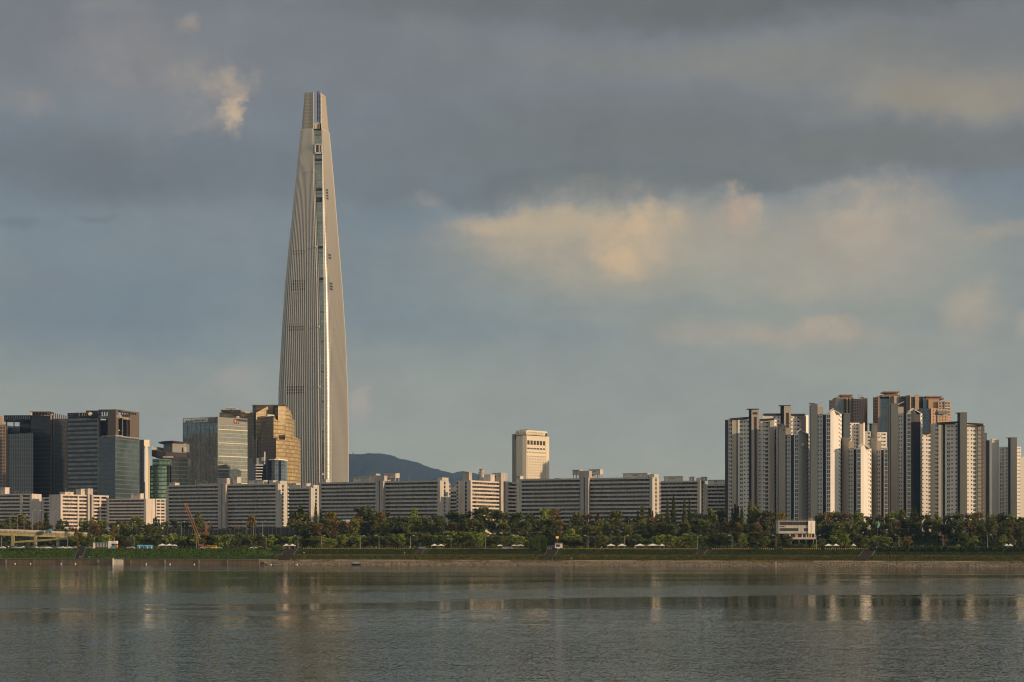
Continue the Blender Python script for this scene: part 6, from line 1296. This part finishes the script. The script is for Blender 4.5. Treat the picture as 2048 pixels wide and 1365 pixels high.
# people
def person_mesh(seed):
    me = bpy.data.meshes.new('sk'); st = seed % 2
    v = [(0, 0, .95), (0, 0, 1.2), (0, 0, 1.42), (0, 0, 1.5), (0, 0, 1.62), (0, 0, 1.73), (.09, 0, .9), (.11, .08 * st, .5), (.12, -.04 - .1 * st, .08), (.12, -.16 - .1 * st, .04), (-.09, 0, .9), (-.11, -.12 * st, .5), (-.12, .12 * st, .08), (-.12, .0, .04),
         (.19, 0, 1.4), (.25, .02, 1.12), (.24, -.12, .9), (.24, -.16, .82), (-.19, 0, 1.4), (-.25, .02, 1.12), (-.24, -.12, .9), (-.24, -.16, .82)]
    e = [(0, 1), (1, 2), (2, 3), (3, 4), (4, 5), (0, 6), (6, 7), (7, 8), (8, 9), (0, 10), (10, 11), (11, 12), (12, 13), (2, 14), (14, 15), (15, 16), (16, 17), (2, 18), (18, 19), (19, 20), (20, 21)]
    r = [.15, .13, .16, .055, .1, .085, .09, .065, .045, .04, .09, .065, .045, .04, .065, .045, .035, .03, .065, .045, .035, .03]
    me.from_pydata(v, e, []); o = bpy.data.objects.new('sk', me); COL.objects.link(o); sk = o.modifiers.new('s', 'SKIN'); o.modifiers.new('u', 'SUBSURF').levels = 1
    for i, q_ in enumerate(r): me.skin_vertices[0].data[i].radius = (q_, q_)
    me.skin_vertices[0].data[0].use_root = True; bpy.context.view_layer.update()
    out = bpy.data.meshes.new_from_object(o.evaluated_get(bpy.context.evaluated_depsgraph_get())); bpy.data.objects.remove(o); bpy.data.meshes.remove(me)
    out.materials.clear()
    for m_ in ((M['cloth_w'], M['cloth_d'], M['person_skin']) if seed < 2 else (M['cloth_d'], M['cloth_d'], M['person_skin'])): out.materials.append(m_)
    for p in out.polygons: p.material_index = 2 if p.center.z > 1.48 or (abs(p.center.x) > .2 and p.center.z < .95) else (0 if p.center.z > .95 else 1); p.use_smooth = True
    out.name = 'person'; return out
PM = [person_mesh(i) for i in range(3)]
for px, w_, i, lab in ((17, 40, 0, 'person in pale top standing by the parked cars near the overpass'), (48, 40, 0, 'person in white walking past the white parked car'), (160, 6, 1, 'person in light clothes at the quay edge below the brown ramp'), (163, 6, 2, 'dark-clothed person sitting spot at the quay edge below the brown ramp'),
    (178, 7, 0, 'lone person in white standing on the quay path'), (608, 22, 0, 'person in pale clothes standing on the bank beside the broad stairway'), (809, 24, 1, 'person in white on the grass bank beneath the mountain'), (752, 39, 1, 'walker in white behind the long yellow barrier'), (820, 39, 0, 'walker in white near the end of the long yellow barrier'),
    (1143, 8, 0, 'person in a light top standing just above the stones'), (1203, 39, 1, 'person in white behind the barrier near the market tents'), (1270, 42, 0, 'person in white beside the market tents'), (1754, 38, 0, 'person in white above the widest stairway'), (1758, 38, 2, 'dark-clothed person above the widest stairway'),
    (1785, 40, 1, 'person in pale clothes on the grassy edge beyond the widest stairway'), (1961, 60, 1, 'person in light clothes near the pale fence under the russet trees')):
    X, Y = ground_at(px, w_); o = bpy.data.objects.new('person', PM[i]); COL.objects.link(o); o.location = (X, Y, gz(X, w=w_) + .03); o.rotation_euler = (0, 0, rc.uniform(-1, 1)); tag(o, lab, 'person')
# tents, umbrellas, awnings
def tent(px, wpx, yt, w_, label, mk='tent', name='market_tent', hh=2.2):
    X, Y = ground_at(px, w_); z = gz(X, w=w_); r = wpx * Y / F / 2; zt = max(z + hh + .45, min(Z_(yt, Y), z + hh + .9)); T = thing(name, label, 'tent', (X, Y, z), 'white tents and umbrellas in the park')
    b_ = MB(); n_ = 8; r1 = [(X + r * a, Y + 1.8 * b) for a, b in ((-1, -1), (0, -1), (1, -1), (1, 0), (1, 1), (0, 1), (-1, 1), (-1, 0))]
    for i in range(n_):
        p, q2 = r1[i], r1[(i + 1) % n_]; mid = lambda s_: (X + (s_[0] - X) * .4, Y + (s_[1] - Y) * .4, z + hh + (zt - z - hh) * .42)
        b_.face([(*p, z + hh), (*q2, z + hh), mid(q2), mid(p)]); b_.face([mid(p), mid(q2), (X, Y, zt)]); b_.face([(*p, z + hh - .35), (*q2, z + hh - .35), (*q2, z + hh), (*p, z + hh)])
    b_.build('canopy', [M[mk]], T)
    for p in (r1[0], r1[2], r1[4], r1[6]): b_ = MB(); b_.tube([Vector((X + (p[0] - X) * .96, Y + (p[1] - Y) * .96, z)), Vector((X + (p[0] - X) * .96, Y + (p[1] - Y) * .96, z + hh))], .06, 4); b_.build('pole', [M['metal']], T)
for a in ((325, 15, 1086.5, 44, 'white peaked tent next to the blue tarpaulin stalls'), (339, 13, 1087.5, 44, 'greyish peaked tent, second after the blue tarpaulin stalls'), (349, 8, 1090, 44, 'small pale green tent at the end of the tent row by the crane'),
          (573, 11, 1086.5, 42, 'white pointed umbrella above the broad stairway, nearer the crane'), (585, 11, 1086.5, 42, 'white pointed umbrella above the broad stairway, nearer the barrier'), (869, 12, 1087, 50, 'pale tent behind the barrier before the twin green trees'), (882, 12, 1088, 50, 'brownish white awning tent beside a thin tree by the barrier'),
          (1000, 10, 1091, 50, 'small white tent peeping out left of the willow'), (1028, 9, 1090.5, 50, 'small white domed tent nearest the willow'), (1041, 14, 1091, 52, 'low grey canvas tent directly beside the willow'), (1222, 15, 1086, 55, 'flat white market tent, first of the market row'), (1244, 16, 1085.5, 55, 'flat white market tent, second of the market row'),
          (1280, 20, 1085, 55, 'sunlit white market tent in the middle of the row'), (1306, 26, 1084.5, 55, 'widest sunlit white market tent'), (1324, 9, 1085, 55, 'last small sunlit market tent of the row'), (1657, 14, 1085, 55, 'white tent just beyond the cafe'), (1672, 11, 1086, 55, 'grey-white tent second beyond the cafe'), (1707, 8, 1087.5, 55, 'tiny white tent under the dark tree near the widest stairway'),
          (2013, 7, 1084, 56, 'white ridge tent left of its twin under the russet trees'), (2020.5, 7, 1084, 56, 'white ridge tent right of its twin under the russet trees')): tent(*a)
T_ = ((275, 290, 'long pale blue tarpaulin stall next to the kiosk'), (290.5, 306, 'deep blue tarpaulin stall beside the white peaked tent'))
for a, b, lab in T_:
    X, Y = ground_at((a + b) / 2, 43); z = gz(X, w=43); T = thing('tarpaulin_stall', lab, 'stall', (X, Y, z)); b_ = MB(); xa, xb = X_(a, Y), X_(b, Y)
    b_.prism([(xa, Y - 1.5), (xb, Y - 1.5), (xb, Y), (xa, Y)], z, [z + 1.6, z + 1.6, z + 2.3, z + 2.3]); b_.prism([(xa, Y + .002), (xb, Y + .002), (xb, Y + 1.5), (xa, Y + 1.5)], z, [z + 2.3, z + 2.3, z + 1.6, z + 1.6]); b_.build('cover', [M['blue']], T)
    for i in range(4): b_ = MB(); x_ = xa + (xb - xa) * (i + .5) / 4; b_.box(x_ - .25, x_ + .25, Y - 1.56, Y - 1.48, z + .2, z + 1.5); b_.build('side_panel', [M['tent'] if i % 2 else M['teal']], T)
# riverside kiosk
X, Y = ground_at(208, 44); z = gz(X, w=44); T = thing('kiosk', 'white and teal riverside kiosk with flag poles above the green bank', 'kiosk', (X, Y, z)); k_ = lambda p: X_(p, Y)
b_ = MB(); b_.box(k_(191), k_(216), Y, Y + 5, z, z + .9); b_.build('deck', [M['navy']], T); b_ = MB(); b_.box(k_(191.5), k_(215.5), Y + .6, Y + 4.6, z + .9, z + 3.4); b_.build('glazing', [M['wing']], T)
b_ = MB(); b_.box(k_(190), k_(217), Y - .3, Y + 5.2, z + 3.4, z + 3.9); b_.build('roof', [M['teal']], T)
for i in range(9): b_ = MB(); p = k_(191.5 + i * 3); b_.box(p, p + .12, Y - .1, Y + .1, z + .9, z + 3.4); b_.build('post', [M['tent']], T)
b_ = MB(); b_.box(k_(186.3), k_(190), Y - .4, Y + 4, z, z + 3.6); b_.build('end_panel', [M['tent']], T); b_ = MB(); b_.box(k_(216.5), k_(221), Y - .4, Y + 4, z, z + 4.6); b_.box(k_(221.2), k_(233), Y + .2, Y + 4, z + 3.0, z + 4.6); b_.build('end_wall', [M['tent']], T)
b_ = MB(); b_.prism([(k_(223), Y - .8), (k_(231), Y - .8), (k_(231), Y + 1), (k_(223), Y + 1)], z, [z + .8, z + 2.6, z + 2.6, z + .8]); b_.build('slide', [M['blue']], T); b_ = MB(); b_.box(k_(231), k_(234.5), Y - .5, Y + 2, z + .8, z + 2.4); b_.build('side_awning', [M['orange']], T)
for p in (187.5, 217.8, 227.6): b_ = MB(); b_.tube([Vector((k_(p), Y + 1, z + 3)), Vector((k_(p), Y + 1, Z_(1075, Y)))], .07, 4); b_.build('flag_pole', [M['tent']], T)
# white van kiosk and grey bus near the willow
X, Y = ground_at(1116, 43); z = gz(X, w=43); T = thing('food_truck', 'white food truck with lit panel beside the dark stairway', 'truck', (X, Y, z)); k_ = lambda p: X_(p, Y)
b_ = MB(); b_.box(k_(1110), k_(1125), Y, Y + 2.4, z + .5, z + 3.4); b_.build('body', [M['tent']], T); b_ = MB(); b_.box(k_(1109), k_(1125.5), Y - .8, Y, z + 3.1, z + 3.3); b_.build('awning', [M['metal']], T); b_ = MB(); b_.box(k_(1112), k_(1120), Y - .05, Y + .1, z + 1.4, z + 2.6); b_.build('serving_window', [M['win']], T)
for p in (1112, 1122): b_ = MB(); b_.tube([Vector((k_(p), Y - .04, z + .45)), Vector((k_(p), Y + .3, z + .45))], .45, 10); b_.build('wheel', [M['black']], T)
X, Y = ground_at(1101, 43); T = thing('bus', 'grey-blue minibus parked between the willow and the food truck', 'bus', (X, Y, z)); k_ = lambda p: X_(p, Y)
b_ = MB(); b_.prism([(k_(1094), Y), (k_(1108.5), Y), (k_(1108.5), Y + 2.2), (k_(1094), Y + 2.2)], z + .4, [z + 1.7, z + 2.6, z + 2.6, z + 1.7]); b_.build('body', [M['carblue']], T); b_ = MB(); b_.box(k_(1098), k_(1107.5), Y - .03, Y + 2.23, z + 1.2, z + 1.85); b_.build('window', [M['win']], T)
for p in (1097, 1106): b_ = MB(); b_.tube([Vector((k_(p), Y - .04, z + .4)), Vector((k_(p), Y + .3, z + .4))], .4, 10); b_.build('wheel', [M['black']], T)
X, Y = ground_at(422.5, 46); z = gz(X, w=46); T = thing('bus', 'yellow bus parked under the trees to the side of the crane', 'bus', (X, Y, z)); k_ = lambda p: X_(p, Y)
b_ = MB(); b_.box(k_(414), k_(432), Y, Y + 2.2, z + .4, z + 1.9); b_.build('body', [M['yellow']], T); b_ = MB(); b_.box(k_(414.5), k_(431.5), Y - .03, Y + 2.23, z + 1.25, z + 1.7); b_.build('window', [M['win']], T)
for p in (417, 429): b_ = MB(); b_.tube([Vector((k_(p), Y - .04, z + .4)), Vector((k_(p), Y + .3, z + .4))], .4, 10); b_.build('wheel', [M['black']], T)
X, Y = ground_at(1114.5, 48); z = gz(X, w=48); T = thing('sign_pole', 'tall pole sign with a glowing orange square above the food truck', 'sign', (X, Y, z)); b_ = MB(); b_.tube([Vector((X, Y, z)), Vector((X, Y, Z_(1074, Y)))], .08, 5); b_.build('pole', [M['metal']], T)
em, n, b = mat('lit_orange_sign'); b.inputs['Base Color'].default_value = (.8, .3, .1, 1); b.inputs['Emission Color'].default_value = (1, .45, .15, 1); b.inputs['Emission Strength'].default_value = .3
b_ = MB(); b_.box(X - .75, X + .75, Y - .2, Y - .09, Z_(1077.5, Y), Z_(1073, Y)); b_.build('sign_panel', [em], T)
# riverside cafe
Yk = 1012.0; g8 = gz(X_(1590, Yk), Yk); T = thing('cafe_building', 'white three storey riverside cafe with dark window bands and roof terrace', 'cafe', (X_(1594, Yk), Yk, g8)); k_ = lambda p: X_(p, Yk); zk = lambda p: Z_(p, Yk); D = 11
b_ = MB(); b_.box(k_(1556), k_(1616.3), Yk, Yk + D, zk(1043.6), zk(1042)); b_.box(k_(1557.5), k_(1616.3), Yk + .15, Yk + D, zk(1056.8), zk(1051)); b_.box(k_(1597), k_(1608), Yk + .2, Yk + D, zk(1063), zk(1056.8)); b_.box(k_(1557.5), k_(1616.3), Yk + .1, Yk + D, zk(1067.5), zk(1062.8)); b_.box(k_(1580), k_(1632), Yk + .3, Yk + D, zk(1079), zk(1075.2)); b_.box(k_(1557.6), k_(1559), Yk + .2, Yk + D - .1, zk(1063), zk(1043)); b_.build('wall', [M['cream']], T)
b_ = MB(); b_.prism([(k_(1616.3), Yk - .4), (k_(1630.5), Yk + .4), (k_(1630.5), Yk + D), (k_(1616.3), Yk + D)], zk(1067.5), zk(1042)); b_.build('stair_block', [M['white']], T)
b_ = MB(); b_.box(k_(1559), k_(1616), Yk + .7, Yk + D - .5, zk(1051), zk(1043.7)); b_.build('upper_window_band', [M['win']], T); b_ = MB(); b_.box(k_(1559), k_(1597), Yk + .5, Yk + D - .5, zk(1062.8), zk(1056.8)); b_.box(k_(1608), k_(1616), Yk + .5, Yk + D - .5, zk(1062.8), zk(1056.8)); b_.build('lower_window_band', [M['win']], T)
b_ = MB(); b_.box(k_(1566), k_(1630), Yk + 1.2, Yk + D - .6, zk(1075.3), zk(1067.5)); b_.build('ground_floor_glazing', [M['win']], T)
for p, mk in ((1579, 'cream'), (1590.5, 'orange'), (1593.5, 'cream'), (1604, 'cream'), (1612, 'cream'), (1617, 'yellow'), (1622, 'cream'), (1629, 'cream')): b_ = MB(); b_.box(k_(p), k_(p + 2.6), Yk + .9, Yk + 1.5, zk(1075.2), zk(1067.5)); b_.build('pilaster', [M[mk]], T)
for p in range(1562, 1616, 6): b_ = MB(); b_.box(k_(p), k_(p + .6), Yk + .5, Yk + .9, zk(1051), zk(1043.7)); b_.build('mullion', [M['greysteel']], T)
b_ = MB(); b_.box(k_(1559.5), k_(1569), Yk + .02, Yk + .14, zk(1054.6), zk(1053)); b_.build('sign', [M['dark']], T)
b_ = MB()
for p in range(1557, 1617, 3): b_.box(k_(p), k_(p) + .06, Yk + .1, Yk + .16, zk(1041.98), zk(1038.6))
b_.box(k_(1556.5), k_(1616), Yk + .1, Yk + .16, zk(1038.9), zk(1038.5)); b_.build('terrace_railing', [M['metal']], T)
b_ = MB(); b_.box(k_(1618), k_(1626), Yk + 1, Yk + 4, zk(1041.98), zk(1036)); b_.build('stair_head', [M['concrete']], T)
b_ = MB(); b_.box(k_(1622.3), k_(1622.8), Yk - .2, Yk + .3, zk(1066), zk(1046)); b_.build('wall_seam', [M['tan']], T)
b_ = MB()
for p in (1582, 1598, 1612, 1627): b_.box(k_(p), k_(p + 1.6), Yk + 1, Yk + 1.6, g8 - .2, zk(1079))
b_.build('stilt', [M['concrete']], T)
# small houses, boards, banner
Yh = 1178.0; T = thing('pavilion', 'low pavilion with pale teal roof and red wall among the tall trees', 'pavilion', (X_(696, Yh), Yh, 15)); k_ = lambda p: X_(p, Yh)
b_ = MB(); b_.prism([(k_(684), Yh), (k_(704), Yh), (k_(704), Yh + 6), (k_(684), Yh + 6)], Z_(1046, Yh), [Z_(1043, Yh)] * 2 + [Z_(1039.5, Yh)] * 2, bottom=True); b_.build('roof', [M['pier']], T); b_ = MB(); b_.box(k_(688), k_(703), Yh + .5, Yh + 5, Z_(1051.5, Yh), Z_(1046, Yh)); b_.build('wall', [M['red']], T); b_ = MB(); b_.box(k_(687), k_(704), Yh + .2, Yh + .45, Z_(1046.8, Yh), Z_(1043.2, Yh)); b_.build('glass_front', [M['teal']], T); b_ = MB(); b_.box(k_(689), k_(702), Yh + 1, Yh + 4.5, 14, Z_(1051.5, Yh)); b_.build('base', [M['concrete']], T)
for px, wd, yt, yb, w_, lab in ((299.5, 7, 1062, 1067.5, 178, 'white board on a stand on the levee under the arched gable'), (236.5, 3, 1050, 1059, 190, 'narrow white double sign between trees under the arched gable')):
    X, Y = ground_at(px, w_); T = thing('sign_board', lab, 'sign', (X, Y, gz(X, w=w_))); b_ = MB(); b_.box(X_(px - wd / 2, Y), X_(px + wd / 2, Y), Y, Y + .3, Z_(yb, Y), Z_(yt, Y)); b_.build('board', [M['tent']], T); b_ = MB(); b_.tube([Vector((X, Y + .5, gz(X, w=w_))), Vector((X, Y + .5, Z_(yb, Y) + .3))], .12, 5); b_.build('post', [M['metal']], T)
X, Y = ground_at(1757, 150); z = gz(X, w=150); T = thing('banner', 'curved pale teal feather banner among dark trees beyond the cafe', 'banner', (X, Y, z)); b_ = MB()
for i in range(8): t0, t1 = i / 8, (i + 1) / 8; f_ = lambda t: .9 * math.sin(t * math.pi); b_.face([(X + f_(t0) * .4 - .9 + t0 * .5, Y, Z_(1056, Y) + 3.6 * t0), (X + f_(t0), Y, Z_(1056, Y) + 3.6 * t0), (X + f_(t1), Y, Z_(1056, Y) + 3.6 * t1), (X + f_(t1) * .4 - .9 + t1 * .5, Y, Z_(1056, Y) + 3.6 * t1)])
b_.build('cloth', [paint('teal_cloth', (.18, .42, .36), .05)], T); b_ = MB(); b_.tube([Vector((X - .9, Y + .1, z - .2)), Vector((X - .5, Y + .1, Z_(1043, Y)))], .05, 4); b_.build('pole', [M['metal']], T)
# pale fence and rowing boat, buoys
X, Y = ground_at(1988, 60); z = gz(X, w=60); T = thing('fence', 'low pale railing fence under the russet trees at the far end', 'fence', (X, Y, z)); b_ = MB(); b_.box(X_(1968, Y), X_(2010, Y), Y, Y + .08, z + 1.1, z + 1.25); b_.box(X_(1968, Y), X_(2010, Y), Y, Y + .08, z + .5, z + .6); b_.build('rail', [M['tent']], T)
for i in range(15): b_ = MB(); p = X_(1968 + i * 3, Y); b_.box(p - .06, p + .06, Y + .02, Y + .12, z - .1, z + 1.3); b_.build('post', [M['tent']], T)
X, Y = ground_at(712, -1.2); T = thing('rowing_boat', 'dark covered boat drawn up at the stones below the skyscraper', 'boat', (X, Y, 0)); b_ = MB()
hull = [(-2.6, 0), (-2.0, -.8), (0, -1), (1.8, -.8), (2.8, 0), (1.8, .8), (0, 1), (-2.0, .8)]
for i in range(8): a, c = hull[i], hull[(i + 1) % 8]; b_.face([(X + a[0] * .75, Y + a[1] * .6, -.15), (X + c[0] * .75, Y + c[1] * .6, -.15), (X + c[0], Y + c[1], .75), (X + a[0], Y + a[1], .75)])
b_.build('hull', [M['dark']], T); b_ = MB()
for i in range(8): a, c = hull[i], hull[(i + 1) % 8]; b_.face([(X + a[0] * .97, Y + a[1] * .97, .75), (X + c[0] * .97, Y + c[1] * .97, .75), (X - .2, Y, 1.7)])
b_.build('cover', [M['greysteel']], T)
b_ = MB(); b_.tube([Vector((0, 0, -.15)), Vector((0, 0, .05)), Vector((0, 0, .35)), Vector((0, 0, .55))], [.15, .38, .36, .1], 10); bm_ = b_.mesh('buoy', [M['tent']])
for px in (30, 61, 122, 151, 292.5, 340, 388.5, 594.5, 542): X, Y = ground_at(px, -3.2); o = bpy.data.objects.new('mooring_buoy', bm_); COL.objects.link(o); o.location = (X, Y, 0); tag(o, olab('white mooring buoy', px), 'buoy', 'white mooring buoys along the quay')
X, Y = ground_at(1552, -1); T = thing('depth_gauge', 'slim white water level post standing in the stones below the cafe', 'post', (X, Y, 0)); b_ = MB(); b_.box(X - .14, X + .14, Y - .14, Y + .14, -.5, 2.6); b_.build('post', [M['tent']], T)
